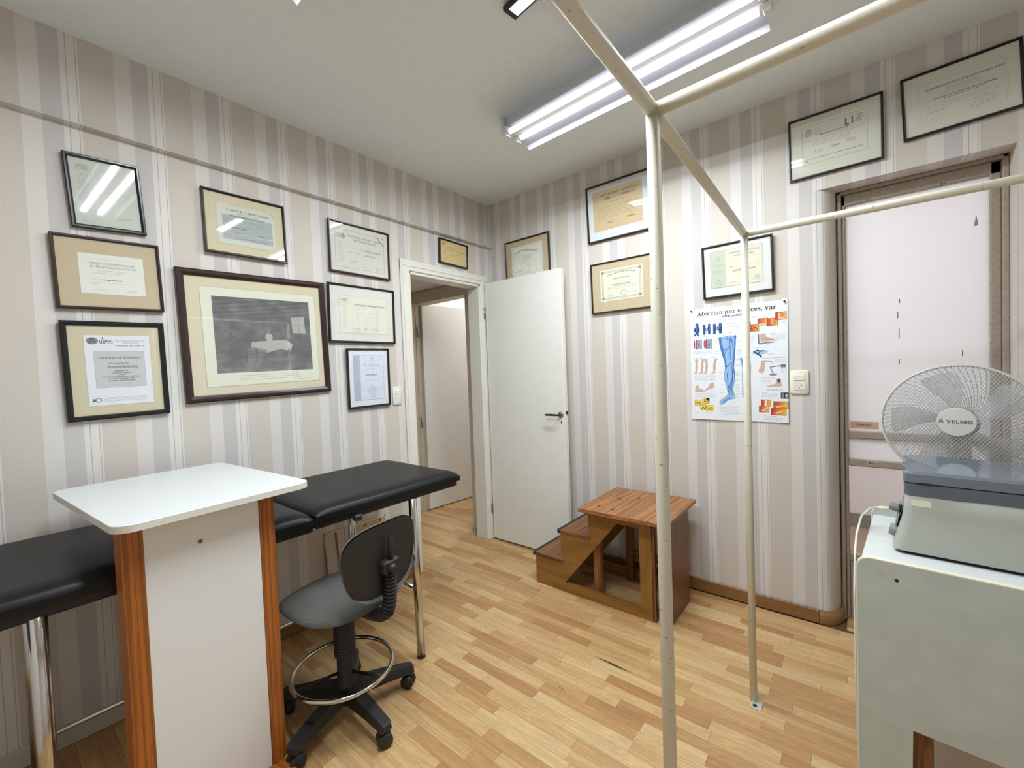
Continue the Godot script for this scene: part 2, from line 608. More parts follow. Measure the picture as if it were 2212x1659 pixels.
# pen strokes of a signature or of handwriting
func pen(im: Image, x: float, y: float, w: float, h: float, c: Color, sd: int, lw := 1.6) -> void:
	var r := RandomNumberGenerator.new(); r.seed = sd
	var pts := []
	var n := int(w / 3.0) + 8
	for k in n:
		var t := float(k) / n
		pts.append(Vector2(x + t * w + sin(k * 1.9) * h * 0.25, y - h * 0.5 * (sin(k * 1.37 + r.randf() * 1.4) * (0.35 + 0.65 * r.randf()))))
	stroke(im, pts, lw, c)

func border(im: Image, x0: int, y0: int, x1: int, y1: int, w: int, c: Color) -> void:
	im.fill_rect(Rect2i(x0, y0, x1 - x0, w), c)
	im.fill_rect(Rect2i(x0, y1 - w, x1 - x0, w), c)
	im.fill_rect(Rect2i(x0, y0, w, y1 - y0), c)
	im.fill_rect(Rect2i(x1 - w, y0, w, y1 - y0), c)

func grad_x(im: Image, x0: int, y0: int, w: int, h: int, a: Color, b: Color) -> void:
	for i in w: im.fill_rect(Rect2i(x0 + i, y0, 1, h), a.lerp(b, float(i) / w))

func sheet(w: int, h: int, c: Color, grain := 0.02) -> Image:
	var im := Image.create(w, h, false, Image.FORMAT_RGBA8)
	im.fill(c)
	for i in w * h / 60:
		var v := rng.randf_range(-grain, grain)
		im.fill_rect(Rect2i(rng.randi() % w, rng.randi() % h, rng.randi_range(1, 4), rng.randi_range(1, 3)), Color(c.r + v, c.g + v, c.b + v))
	return im

const INK := Color(0.22, 0.22, 0.22)
const GREY := Color(0.46, 0.46, 0.44)
const PALE := Color(0.60, 0.60, 0.56)

func crest(im: Image, x: float, y: float, s: float, c: Color) -> void:
	for k in 3:
		ring(im, x + (k - 1) * s * 0.62, y, s * 0.30, s * 0.42, 2, c)
		oval(im, x + (k - 1) * s * 0.62, y, s * 0.16, s * 0.22, c.lerp(Color.WHITE, 0.35))
	im.fill_rect(Rect2i(int(x - s), int(y + s * 0.5), int(s * 2), 3), c)

func print_of(id: String) -> Image:
	rng.seed = hash(id) % 100000
	var im: Image
	match id:
		"council":
			im = sheet(420, 520, srgb(198, 203, 190))
			crest(im, 78, 58, 40, GREY)
			rows(im, 34, 122, 88, 1, 6, GREY, 2)
			rows(im, 58, 110, 118, 3, 9, GREY, 2, 0.4, true)
			rows(im, 36, 118, 160, 22, 9, GREY, 2, 0.45, true)
			stroke(im, [Vector2(130, 20), Vector2(130, 500)], 1, PALE)
			rows(im, 170, 250, 62, 1, 8, PALE, 2)
			rows(im, 150, 380, 130, 1, 8, PALE, 2)
			rows(im, 150, 390, 240, 2, 34, PALE, 2)
			rows(im, 36, 120, 488, 2, 7, GREY, 2)
			pen(im, 270, 440, 90, 22, GREY, 4)
		"symposium":
			im = sheet(460, 360, srgb(226, 228, 216))
			rows(im, 74, 372, 44, 1, 8, PALE, 2, 0.05)
			write(im, "Simposio Internacional", 74, 92, 31, "serif", GREY, 0, 0, 0, 0.92)
			write(im, "de Hipertensión Arterial", 74, 124, 31, "serif", GREY, 0, 0, 0, 0.92)
			rows(im, 78, 330, 146, 1, 8, GREY, 3, 0.05)
			rows(im, 78, 310, 168, 1, 8, GREY, 3, 0.05)
			rows(im, 78, 150, 226, 1, 8, PALE, 2)
			blurred(im, 150, 234, [1, 2, 5, 5, 6], 10, 7, INK)
			rows(im, 78, 390, 256, 1, 8, PALE, 2, 0.05)
			rows(im, 78, 120, 270, 1, 8, PALE, 2)
			rows(im, 76, 230, 320, 1, 8, PALE, 2)
			pen(im, 330, 322, 70, 18, PALE, 9)
			rows(im, 310, 380, 336, 1, 8, PALE, 2)
		"attendance":
			im = sheet(480, 640, srgb(226, 230, 234))
			oval(im, 58, 50, 42, 32, Color(0.42, 0.44, 0.42))
			poly(im, [Vector2(48, 20), Vector2(66, 20), Vector2(86, 76), Vector2(66, 62), Vector2(56, 50), Vector2(42, 78), Vector2(28, 70)], Color(0.24, 0.26, 0.26))
			write(im, "UIP", 106, 68, 34, "sansbold", Color(0.12, 0.14, 0.24), 0)
			write(im, "95", 160, 72, 42, "sans", Color(0.15, 0.17, 0.28), 0)
			poly(im, [Vector2(126, 34), Vector2(132, 10), Vector2(138, 34)], Color(0.12, 0.14, 0.24))
			im.fill_rect(Rect2i(106, 70, 46, 4), Color(0.12, 0.14, 0.24))
			write(im, "UNION INTERNATIONALE DE PHLEBOLOGIE", 330, 54, 13, "sans", Color(0.42, 0.46, 0.52), 1, 0, 0, 0.88)
			write(im, "XII WORLD CONGRESS", 340, 72, 12, "sans", Color(0.42, 0.46, 0.52))
			write(im, "3-8 September 1995 . London . UK", 330, 100, 14, "sansbold", Color(0.25, 0.25, 0.3))
			im.fill_rect(Rect2i(60, 148, 372, 330), Color(0.77, 0.78, 0.77))
			border(im, 60, 148, 432, 478, 2, Color(0.5, 0.5, 0.5))
			write(im, "Certificate of Attendance", 250, 214, 27, "serifbold", INK, 1, 0, 0, 0.9)
			write(im, "This is to certify that", 232, 262, 15, "sansbold", INK)
			pen(im, 150, 292, 230, 30, Color(0.1, 0.1, 0.12), 33, 2.4)
			var k := 0
			for t in ["attended the", "XII World Congress", "of the", "Union Internationale de Phlebologie", "from 3-8 September 1995", "in London, United Kingdom"]:
				write(im, t, 248, 332 + k * 18, 16, "sansbold", INK)
				k += 1
			rows(im, 160, 330, 452, 1, 8, GREY, 2)
			ring(im, 66, 590, 22, 16, 5, INK)
			oval(im, 38, 590, 14, 14, INK)
			rows(im, 108, 450, 570, 4, 11, Color(0.5, 0.55, 0.65), 3, 0.1)
		"participation":
			im = sheet(460, 360, srgb(206, 208, 192))
			border(im, 4, 4, 456, 356, 1, GREY)
			im.fill_rect(Rect2i(40, 96, 390, 214), Color(0.63, 0.67, 0.66))
			for i in 40:
				im.fill_rect(Rect2i(40 + rng.randi() % 330, 96 + rng.randi() % 205, rng.randi_range(20, 60), rng.randi_range(2, 8)), Color(0.68, 0.71, 0.69))
			stroke(im, [Vector2(418, 4), Vector2(456, 46)], 2, GREY); stroke(im, [Vector2(428, 4), Vector2(456, 34)], 2, GREY)
			write(im, "CLINICA  LIBERTADOR", 240, 58, 25, "sansbold", Color(0.2, 0.23, 0.26), 1, 0, 3.5)
			write(im, "CIRUGIA  PLASTICA", 240, 80, 15, "sansbold", GREY, 1, 0, 2)
			write(im, "DIPLOMA DE PARTICIPACION", 236, 104, 19, "sansbold", INK, 1, 0, 0.5)
			for y in [134, 156, 178]: rows(im, 56, 400, y, 1, 8, Color(0.36, 0.38, 0.38), 3, 0.3)
			blurred(im, 60, 208, [4, 1, 1, 7, 2, 8], 9, 6, INK)
			pen(im, 90, 250, 110, 18, INK, 6); pen(im, 310, 246, 60, 44, INK, 7)
			rows(im, 150, 390, 290, 1, 8, INK, 3, 0.05)
			im.fill_rect(Rect2i(92, 254, 110, 5), Color(0.8, 0.82, 0.8)); im.fill_rect(Rect2i(270, 256, 150, 6), Color(0.8, 0.82, 0.8))
		"thorax":
			im = sheet(520, 384, srgb(212, 212, 198))
			border(im, 38, 40, 486, 350, 2, GREY)
			crest(im, 88, 92, 34, Color(0.5, 0.5, 0.56))
			poly(im, [Vector2(110, 70), Vector2(128, 96), Vector2(110, 122), Vector2(94, 96)], Color(0.72, 0.52, 0.5))
			blurred(im, 150, 92, [6, 7, 2, 7, 1, 7], 16, 9, GREY)
			blurred(im, 196, 120, [4, 10, 2, 6], 16, 9, GREY)
			poly(im, [Vector2(410, 42), Vector2(484, 42), Vector2(484, 120)], Color(0.52, 0.62, 0.60))
			poly(im, [Vector2(430, 42), Vector2(464, 42), Vector2(484, 64), Vector2(484, 100)], Color(0.83, 0.83, 0.78))
			rows(im, 60, 108, 146, 18, 9, PALE, 2, 0.5, true)
			rows(im, 140, 290, 178, 1, 8, GREY, 2); pen(im, 300, 184, 160, 22, GREY, 14, 2)
			rows(im, 140, 260, 216, 1, 8, GREY, 2); pen(im, 300, 222, 100, 18, GREY, 15, 2)
			pen(im, 160, 296, 70, 20, GREY, 16); pen(im, 400, 318, 70, 18, GREY, 17)
			rows(im, 160, 200, 312, 1, 8, GREY, 2); rows(im, 280, 320, 322, 1, 8, GREY, 2); rows(im, 400, 470, 334, 1, 8, GREY, 2)
		"congress":
			im = sheet(500, 372, srgb(224, 222, 204))
			border(im, 2, 2, 498, 370, 1, GREY)
			for k in 7:
				var a := PI * (0.08 + 0.14 * k)
				stroke(im, [Vector2(46 + cos(a) * 12, 34 + sin(a) * 10), Vector2(46 + cos(a) * 34, 34 + sin(a) * 26)], 4, Color(0.66, 0.5, 0.3))
			rows(im, 24, 76, 96, 22, 10, PALE, 2, 0.5, true)
			write(im, "Congreso Mundial de Flebología", 478, 92, 24, "serifbold", INK, 2, 0, 0, 0.72); blurred(im, 150, 92, [5], 15, 9, INK)
			rows(im, 196, 270, 108, 1, 8, GREY, 3)
			for q in [[146, 440, 160], [244, 340, 212], [244, 340, 252], [262, 316, 292]]: rows(im, q[0], q[1], q[2], 1, 8, PALE, 2, 0.05, true)
			pen(im, 130, 330, 70, 20, GREY, 24); pen(im, 240, 330, 60, 26, GREY, 25); pen(im, 330, 330, 60, 34, GREY, 26)
			rows(im, 130, 400, 350, 1, 8, GREY, 2)
		"eleventh":
			im = sheet(400, 560, srgb(214, 222, 232))
			im.fill_rect(Rect2i(2, 2, 84, 556), Color(0.68, 0.73, 0.79))
			for k in 11: rows(im, 10, 78, 14 + k * 50, 5, 8, Color(0.5, 0.55, 0.6), 2, 0.6, true)
			border(im, 1, 1, 399, 559, 2, GREY)
			border(im, 232, 32, 254, 50, 4, INK)
			rows(im, 190, 300, 62, 2, 9, PALE, 2, 0.2, true)
			write(im, "XI", 128, 142, 44, "sans", Color(0.55, 0.2, 0.24), 0)
			write(im, "Congreso Internacional", 182, 122, 17, "sans", INK, 0, 0, 0, 0.9)
			write(im, "de Flebología y Linfología", 182, 144, 17, "sans", INK, 0, 0, 0, 0.84)
			rows(im, 178, 310, 164, 1, 8, GREY, 4, 0.05); rows(im, 178, 310, 184, 1, 8, PALE, 2)
			pen(im, 150, 246, 160, 26, INK, 41, 2)
			rows(im, 150, 330, 306, 2, 9, GREY, 2, 0.1, true)
			for k in 30:
				var a := rng.randf() * TAU
				oval(im, 230 + cos(a) * 70 * rng.randf(), 452 + sin(a) * 80 * rng.randf(), 22, 14, Color(0.76, 0.80, 0.86))
			pen(im, 256, 426, 70, 20, GREY, 42)
			rows(im, 210, 300, 528, 1, 8, INK, 4)
		"gold":
			im = sheet(460, 280, srgb(214, 190, 112), 0.04)
			oval(im, 46, 42, 16, 20, Color(0.6, 0.5, 0.26))
			rows(im, 130, 330, 66, 1, 8, Color(0.4, 0.34, 0.16), 4, 0.05)
			rows(im, 80, 420, 98, 1, 8, Color(0.32, 0.27, 0.14), 5, 0.02)
			rows(im, 30, 260, 150, 3, 18, Color(0.55, 0.47, 0.25), 2, 0.3)
			pen(im, 300, 250, 90, 16, Color(0.5, 0.42, 0.22), 51)
		"society":
			im = sheet(440, 420, srgb(224, 226, 210))
			border(im, 10, 10, 430, 410, 2, PALE); border(im, 24, 24, 416, 396, 1, PALE)
			blurred(im, 52, 84, [8, 9, 2, 11], 20, 10.5, INK, 18, 4.8)
			rows(im, 150, 300, 118, 7, 9, GREY, 2, 0.45, true)
			rows(im, 120, 400, 198, 1, 8, GREY, 2); rows(im, 40, 380, 250, 1, 8, PALE, 2)
			rows(im, 40, 150, 292, 1, 8, INK, 4); rows(im, 240, 400, 310, 1, 8, GREY, 2)
			pen(im, 280, 350, 90, 18, GREY, 60)
		"university":
			im = sheet(520, 420, srgb(206, 182, 132), 0.03)
			var br := Color(0.22, 0.16, 0.10)
			write(im, "UNIVERSIDAD", 180, 64, 27, "serifbold", br, 1, 0, 1)
			write(im, "ARGENTINA", 400, 64, 27, "serifbold", br, 1, 0, 1)
			write(im, "John  F.  Kennedy", 270, 104, 32, "serif", br, 1, 0, 1, 0.86)
			pen(im, 130, 98, 60, 34, br, 70, 2); pen(im, 330, 98, 130, 26, br, 71, 1.5)
			rows(im, 190, 380, 140, 1, 8, br, 3, 0.05, true)
			for k in 5: rows(im, 50, 470, 184 + k * 27, 1, 8, Color(0.35, 0.27, 0.18), 3, 0.12)
			pen(im, 150, 352, 60, 44, br, 73); pen(im, 360, 338, 80, 26, br, 74, 2.5)
			rows(im, 170, 360, 394, 1, 8, br, 2)
		"member":
			im = sheet(520, 400, srgb(222, 220, 194), 0.02)
			for q in [22, 30, 38]: border(im, q, q, 520 - q, 400 - q, 4 if q != 30 else 2, Color(0.52, 0.54, 0.48))
			for cxy in [[34, 34], [486, 34], [34, 366], [486, 366]]: oval(im, cxy[0], cxy[1], 18, 18, Color(0.5, 0.52, 0.46))
			blurred(im, 92, 86, [7, 9, 2, 9, 7], 17, 9.4, INK, 26, 3.14)
			blurred(im, 158, 134, [1, 11, 9], 16, 9.4, INK)
			rows(im, 230, 300, 160, 1, 8, GREY, 3)
			pen(im, 150, 204, 220, 26, INK, 80, 2)
			rows(im, 70, 450, 222, 3, 15, GREY, 3, 0.1, true)
			ring(im, 288, 316, 36, 36, 3, GREY); ring(im, 288, 316, 28, 28, 2, GREY)
			pen(im, 90, 336, 80, 20, INK, 81); pen(im, 340, 314, 110, 16, INK, 82)
		"titular":
			im = sheet(520, 360, srgb(220, 216, 192))
			im.fill_rect(Rect2i(0, 0, 160, 360), Color(0.745, 0.775, 0.69))
			border(im, 1, 1, 519, 359, 2, GREY)
			ring(im, 84, 76, 34, 30, 1, PALE); border(im, 62, 68, 106, 86, 3, GREY)
			rows(im, 26, 146, 134, 3, 9, GREY, 2, 0.3, true); rows(im, 22, 150, 190, 4, 9, GREY, 2, 0.1, true)
			rows(im, 50, 120, 286, 4, 14, GREY, 3, 0.3, true)
			write(im, "I SIMPOSIO INTERNACIONAL", 342, 48, 21, "serif", INK, 1, 0, 1)
			write(im, "SOBRE LINFEDEMA", 342, 78, 19, "serif", INK, 1, 0, 1)
			im.fill_rect(Rect2i(180, 92, 326, 1), PALE); im.fill_rect(Rect2i(180, 22, 326, 1), PALE)
			rows(im, 200, 490, 176, 1, 8, PALE, 2, 0.02); write(im, "Dr.", 204, 178, 15, "serifbold", INK, 0)
			write(im, "MIEMBRO TITULAR", 342, 224, 20, "serifbold", INK, 1, 0, 1)
			pen(im, 440, 300, 50, 40, GREY, 90); rows(im, 190, 280, 322, 2, 10, GREY, 2, 0.1, true); rows(im, 420, 500, 318, 2, 10, GREY, 2, 0.1, true)
		"plastic":
			im = sheet(560, 440, srgb(214, 214, 196))
			border(im, 74, 62, 486, 356, 2, GREY)
			oval(im, 116, 112, 24, 32, Color(0.70, 0.70, 0.60)); ring(im, 116, 112, 22, 30, 2, PALE)
			rows(im, 152, 220, 92, 6, 9, GREY, 2, 0.4)
			im.fill_rect(Rect2i(352, 84, 10, 56), INK); im.fill_rect(Rect2i(352, 130, 26, 10), INK); im.fill_rect(Rect2i(392, 84, 9, 56), INK)
			rows(im, 420, 466, 84, 5, 12, INK, 4, 0.3)
			rows(im, 190, 392, 146, 1, 8, INK, 6, 0.02)
			im.fill_rect(Rect2i(88, 176, 386, 2), GREY); im.fill_rect(Rect2i(230, 160, 244, 1), GREY)
			rows(im, 140, 420, 196, 3, 13, GREY, 2, 0.3)
			pen(im, 150, 270, 60, 34, GREY, 100); pen(im, 250, 262, 70, 30, INK, 101); pen(im, 360, 254, 60, 36, GREY, 102)
			write(im, "8", 96, 336, 26, "serif", INK, 0)
			rows(im, 122, 470, 316, 1, 8, INK, 4, 0.02)
		"hospital":
			im = sheet(560, 440, srgb(216, 214, 196))
			im.fill_rect(Rect2i(72, 74, 430, 300), Color(0.83, 0.835, 0.76))
			border(im, 66, 68, 508, 380, 1, PALE); border(im, 78, 80, 496, 368, 1, PALE)
			write(im, "MUNICIPALIDAD DE LA CIUDAD DE BUENOS AIRES", 300, 132, 17, "sansbold", INK, 1, 0, 0, 0.95)
			rows(im, 190, 410, 146, 6, 8, GREY, 2, 0.45, true)
			blurred(im, 148, 214, [9, 9, 2, 13], 12, 8.8, INK)
			rows(im, 200, 400, 222, 1, 8, INK, 4, 0.05, true)
			for y in [250, 268]: rows(im, 110, 470, y, 1, 8, GREY, 2, 0.03)
			border(im, 130, 300, 200, 350, 2, PALE); pen(im, 340, 300, 110, 40, PALE, 111); rows(im, 330, 470, 322, 3, 14, GREY, 3, 0.2)
			rows(im, 110, 240, 286, 2, 12, GREY, 2)
		"engraving":
			im = engraving()
	return im

# a plain stand-in for a framed monochrome engraving: a dim room with a table and a vase, and pen lines for a caption
func engraving() -> Image:
	var W := 780; var HH := 690
	var im := sheet(W, HH, srgb(222, 224, 202), 0.012)
	border(im, 0, 0, W, HH, 2, srgb(170, 164, 140))
	var w := 664; var h := 538; var ox := 66; var oy := 60
	var d := PackedByteArray(); d.resize(w * h * 4)
	var n := noise(0.006, 301, 4); var f := noise(0.25, 302, 2)
	for y in h:
		for x in w:
			var v := 0.25 + n.get_noise_2d(x, y * 1.6) * 0.22 + f.get_noise_2d(x * 0.3, y) * 0.08
			if y > h * 0.82: v += 0.10 + f.get_noise_2d(x * 0.06, y * 2.0) * 0.05
			if y < h * 0.28: v += 0.05 * sin((y + x * 0.12) * 0.2)
			var i := (y * w + x) * 4
			var b := int(clampf(v, 0.08, 0.8) * 255)
			d[i] = b; d[i + 1] = int(b * 1.01); d[i + 2] = int(b * 0.98); d[i + 3] = 255
	var e := Image.create_from_data(w, h, false, Image.FORMAT_RGBA8, d)
	var lt := Color(0.66, 0.67, 0.64); var md := Color(0.46, 0.47, 0.45); var dk := Color(0.17, 0.17, 0.17)
	# window at the right, table with cloth, vase, chair
	poly(e, [Vector2(520, 130), Vector2(620, 116), Vector2(626, 250), Vector2(526, 250)], lt)
	stroke(e, [Vector2(572, 124), Vector2(576, 250)], 5, md); stroke(e, [Vector2(523, 188), Vector2(623, 180)], 5, md)
	poly(e, [Vector2(230, 318), Vector2(470, 300), Vector2(520, 338), Vector2(500, 390), Vector2(420, 372), Vector2(330, 400), Vector2(220, 372)], lt)
	poly(e, [Vector2(222, 352), Vector2(330, 378), Vector2(330, 400), Vector2(220, 372)], md)
	for x in [250, 480]: poly(e, [Vector2(x, 370), Vector2(x + 14, 370), Vector2(x + 9, 470), Vector2(x + 2, 470)], dk)
	oval(e, 350, 282, 26, 32, lt); e.fill_rect(Rect2i(341, 236, 18, 22), md)
	for k in 7: stroke(e, [Vector2(350, 240), Vector2(318 + k * 11, 196 + absf(k - 3) * 8)], 3, md)
	poly(e, [Vector2(90, 250), Vector2(104, 250), Vector2(112, 360), Vector2(190, 352), Vector2(196, 368), Vector2(192, 468), Vector2(182, 468), Vector2(178, 376), Vector2(112, 382), Vector2(106, 470), Vector2(94, 470)], dk)
	im.blit_rect(e, Rect2i(0, 0, w, h), Vector2i(ox, oy))
	for k in 3: rows(im, 200, 640, 620 + k * 16, 1, 8, srgb(120, 118, 108), 2, 0.08)
	rows(im, 560, 720, 668, 1, 8, srgb(120, 118, 108), 2, 0.05)
	return im

# the medical wall chart; coordinates as measured on the sheet, 0..1000 across and 0..1325 down
func chart() -> Image:
	var W := 760; var HH := 1007
	rng.seed = 77
	var im := sheet(W, HH, srgb(228, 232, 236), 0.008)
	var k := W / 1000.0
	var P := func(x: float, y: float) -> Vector2: return Vector2(x, y) * k
	var R := func(x: float, y: float, w: float, h: float, c: Color) -> void: im.fill_rect(Rect2i(int(x * k), int(y * k), maxi(1, int(w * k)), maxi(1, int(h * k))), c)
	var PL := func(a: Array) -> Array:
		var o := []
		for i in range(0, a.size(), 2): o.append(Vector2(a[i], a[i + 1]) * k)
		return o
	var T := func(x0: float, x1: float, y: float, n: int, c := Color(0.55, 0.57, 0.6), dy := 11.0) -> void: rows(im, x0 * k, x1 * k, y * k, n, dy * k, c, 2, 0.12)
	write(im, "Afeccion por várices, var", 490 * k, 88 * k, 47, "serifbold", Color(0.1, 0.1, 0.13), 1, 0, 1.0)
	write(im, "varicosidades", 480 * k, 128 * k, 27, "serifbold", Color(0.14, 0.14, 0.17), 1)
	T.call(25, 60, 62, 1); T.call(250, 720, 150, 2); T.call(250, 420, 172, 1)
	var db := Color(0.16, 0.28, 0.50); var mbl := Color(0.30, 0.47, 0.72); var lb := Color(0.58, 0.73, 0.88)
	# vein pieces, top left
	poly(im, PL.call([60, 175, 92, 172, 96, 230, 108, 240, 104, 280, 86, 300, 104, 318, 92, 330, 70, 305, 40, 332, 34, 322, 60, 286, 40, 270, 44, 232, 58, 226]), db)
	poly(im, PL.call([66, 184, 78, 182, 80, 260, 66, 280]), mbl)
	for q in [[146, 1.0], [256, 1.18]]:
		var x: float = q[0]; var s: float = q[1]
		poly(im, PL.call([x, 196, x + 22 * s, 190, x + 26 * s, 236, x + 52 * s, 236, x + 56 * s, 190, x + 80 * s, 188, x + 82 * s, 250, x + 80 * s, 312, x + 56 * s, 310, x + 52 * s, 268, x + 26 * s, 270, x + 22 * s, 316, x, 316]), db)
		poly(im, PL.call([x + 28 * s, 242, x + 50 * s, 242, x + 50 * s, 262, x + 28 * s, 264]), lb)
		for j in 9: oval(im, (x + rng.randf_range(2, 78) * s) * k, rng.randf_range(196, 310) * k, 5, 5, mbl)
	T.call(60, 100, 342, 1); T.call(146, 230, 338, 1); T.call(250, 370, 338, 1)
	T.call(400, 560, 206, 1, Color(0.3, 0.3, 0.34)); 
	for y in [232, 258, 284, 308, 330]: T.call(404, 560, y, 1)
	stroke(im, PL.call([566, 246, 576, 246, 576, 312, 560, 312]), 1.5, GREY)
	# muscle pump
	for q in [[36, 14.0], [150, 22.0]]:
		var x: float = q[0]
		oval(im, (x + q[1] * 0.6) * k, 425 * k, q[1] * 0.62 * k, 56 * k, Color(0.80, 0.25, 0.24))
		R.call(x + 24, 368, 72, 118, Color(0.70, 0.74, 0.82))
		R.call(x + 26, 368, 9, 118, Color(0.18, 0.2, 0.3)); R.call(x + 86, 368, 8, 118, Color(0.45, 0.5, 0.62))
		for j in 5: stroke(im, PL.call([x + 40, 380 + j * 22, x + 56, 392 + j * 22, x + 74, 376 + j * 22]), 4, Color(0.26, 0.3, 0.45))
		oval(im, (x + 58) * k, 430 * k, 8, 14, Color(0.75, 0.34, 0.36))
	T.call(26, 258, 508, 1, Color(0.4, 0.42, 0.45)); T.call(26, 258, 520, 3)
	# big leg
	poly(im, PL.call([316, 356, 500, 344, 496, 420, 486, 540, 478, 640, 472, 720, 484, 780, 480, 860, 462, 950, 466, 1000, 482, 1044, 476, 1072, 440, 1078, 400, 1094, 372, 1128, 336, 1146, 316, 1130, 320, 1100, 356, 1072, 396, 1040, 408, 1010, 392, 930, 372, 850, 370, 780, 384, 720, 376, 640, 346, 540, 326, 440]), lb)
	poly(im, PL.call([316, 356, 340, 354, 352, 440, 376, 560, 396, 680, 392, 740, 384, 720, 376, 640, 346, 540, 326, 440]), mbl)
	poly(im, PL.call([486, 540, 496, 420, 500, 344, 484, 345, 476, 480, 466, 640, 460, 720, 472, 780, 476, 860, 462, 950, 480, 860, 484, 780, 472, 720, 478, 640]), mbl)
	oval(im, 446 * k, 398 * k, 20 * k, 22 * k, Color(0.36, 0.53, 0.76))
	for q in [[432, 412, 440, 470, 436, 560, 446, 640, 452, 720, 456, 800, 448, 880, 432, 960, 424, 1030, 412, 1070], [456, 410, 470, 500, 464, 600, 462, 720, 458, 850, 446, 960, 452, 1030], [340, 366, 392, 372, 424, 394], [396, 350, 420, 372, 440, 384], [446, 342, 446, 380], [470, 356, 500, 372], [436, 470, 400, 500, 384, 540, 372, 582], [400, 500, 360, 520], [446, 660, 410, 690, 386, 716, 380, 744], [410, 690, 378, 700], [432, 960, 410, 920, 404, 860, 404, 800, 410, 760], [400, 780, 408, 900, 412, 1000], [420, 940, 436, 900, 450, 850]]:
		stroke(im, PL.call(q), 4.0, Color(0.22, 0.38, 0.64))
	for y in [470, 500, 530, 560, 600]: ring(im, 430 * k, y * k, 9 * k, 13 * k, 2, Color(0.3, 0.46, 0.7))
	stroke(im, PL.call([336, 1140, 356, 1104, 400, 1074, 440, 1062]), 3, Color(0.25, 0.38, 0.62))
	for j in 6: stroke(im, PL.call([340 + j * 18, 1128 - j * 10, 372 + j * 14, 1090 - j * 8]), 2.5, Color(0.26, 0.4, 0.64))
	stroke(im, PL.call([316, 356, 326, 440, 346, 540, 376, 640, 384, 720, 370, 780, 372, 850, 392, 930, 408, 1010, 396, 1040, 320, 1100, 316, 1130, 336, 1146, 372, 1128, 400, 1094, 440, 1078, 476, 1072, 482, 1044, 466, 1000, 462, 950, 480, 860, 484, 780, 472, 720, 478, 640, 486, 540, 500, 344]), 2, db)
	for y in [372, 396, 420, 446, 470, 520, 548]: T.call(276, 312, y, 1)
	for q in [[506, 400], [506, 506], [504, 524], [502, 560], [496, 622], [496, 680], [492, 770], [490, 790], [486, 852], [480, 910], [484, 940], [486, 980], [488, 1012], [486, 1044], [440, 1110]]: T.call(q[0], q[0] + 44, q[1], 2)
	for y in [770, 908, 960, 1004]: T.call(326, 366, y, 1)
	# second leg, partly behind
	poly(im, PL.call([528, 606, 590, 600, 596, 700, 584, 800, 576, 900, 570, 1000, 574, 1060, 556, 1066, 552, 1020, 556, 900, 552, 800, 558, 720]), lb)
	stroke(im, PL.call([556, 610, 566, 720, 562, 900, 560, 1040]), 3.5, mbl)
	poly(im, PL.call([628, 604, 640, 604, 650, 720, 644, 800, 634, 860, 640, 1000, 628, 1010]), lb)
	# flesh coloured legs
	var skin := Color(0.80, 0.68, 0.60); var skd := Color(0.62, 0.49, 0.43)
	T.call(30, 140, 586, 1, Color(0.35, 0.36, 0.4)); T.call(148, 214, 596, 1); T.call(236, 290, 590, 1, Color(0.35, 0.36, 0.4))
	for q in [[44, 0.0], [106, 10.0], [156, -8.0], [244, 18.0]]:
		var x: float = q[0]; var l: float = q[1]
		poly(im, PL.call([x + l, 604, x + 42 + l, 602, x + 36, 660, x + 38, 700, x + 26, 756, x + 34, 770, x - 14, 776, x - 12, 768, x + 8, 752, x + 6, 700, x + 10, 660]), skin)
		stroke(im, PL.call([x + 30 + l * 0.5, 620, x + 26, 680, x + 22, 750]), 2.5, skd)
	T.call(34, 290, 790, 4); T.call(34, 290, 838, 3)
	T.call(44, 200, 890, 1, Color(0.35, 0.36, 0.4))
	poly(im, PL.call([50, 922, 84, 916, 90, 950, 150, 980, 168, 992, 160, 998, 56, 1000, 42, 990]), skin)
	poly(im, PL.call([216, 888, 258, 886, 262, 930, 238, 952, 170, 976, 158, 968, 200, 930]), skin)
	stroke(im, PL.call([42, 990, 56, 1000, 160, 998]), 2, skd); stroke(im, PL.call([158, 968, 170, 976, 238, 952, 262, 930]), 2, skd)
	T.call(216, 262, 962, 3); T.call(40, 286, 1012, 6)
	# yellow squares
	for q in [[38, 1092, 78], [124, 1068, 82], [102, 1146, 80], [172, 1156, 84]]:
		R.call(q[0], q[1], q[2], 70, Color(0.4, 0.36, 0.1)); R.call(q[0] + 3, q[1] + 3, q[2] - 6, 64, Color(0.93, 0.83, 0.32))
		stroke(im, PL.call([q[0] + 16, q[1] + 54, q[0] + 30, q[1] + 30, q[0] + 24, q[1] + 14]), 4, Color(0.12, 0.12, 0.1)); stroke(im, PL.call([q[0] + 30, q[1] + 30, q[0] + 48, q[1] + 54]), 4, Color(0.12, 0.12, 0.1))
		stroke(im, PL.call([q[0] + 50, q[1] + 20, q[0] + 66, q[1] + 34, q[0] + 56, q[1] + 54]), 4, Color(0.12, 0.12, 0.1))
	R.call(168, 1068, 36, 30, Color(0.1, 0.1, 0.1))
	T.call(150, 240, 1240, 2); T.call(40, 90, 1246, 1)
	# bottom text
	for y in [1160, 1172, 1190, 1202, 1216, 1228, 1244, 1256]: T.call(312, 536, y, 1)
	T.call(410, 440, 1150, 1, Color(0.3, 0.3, 0.34))
	# red and yellow squares, top right
	var red := Color(0.74, 0.24, 0.20); var yel := Color(0.92, 0.72, 0.25)
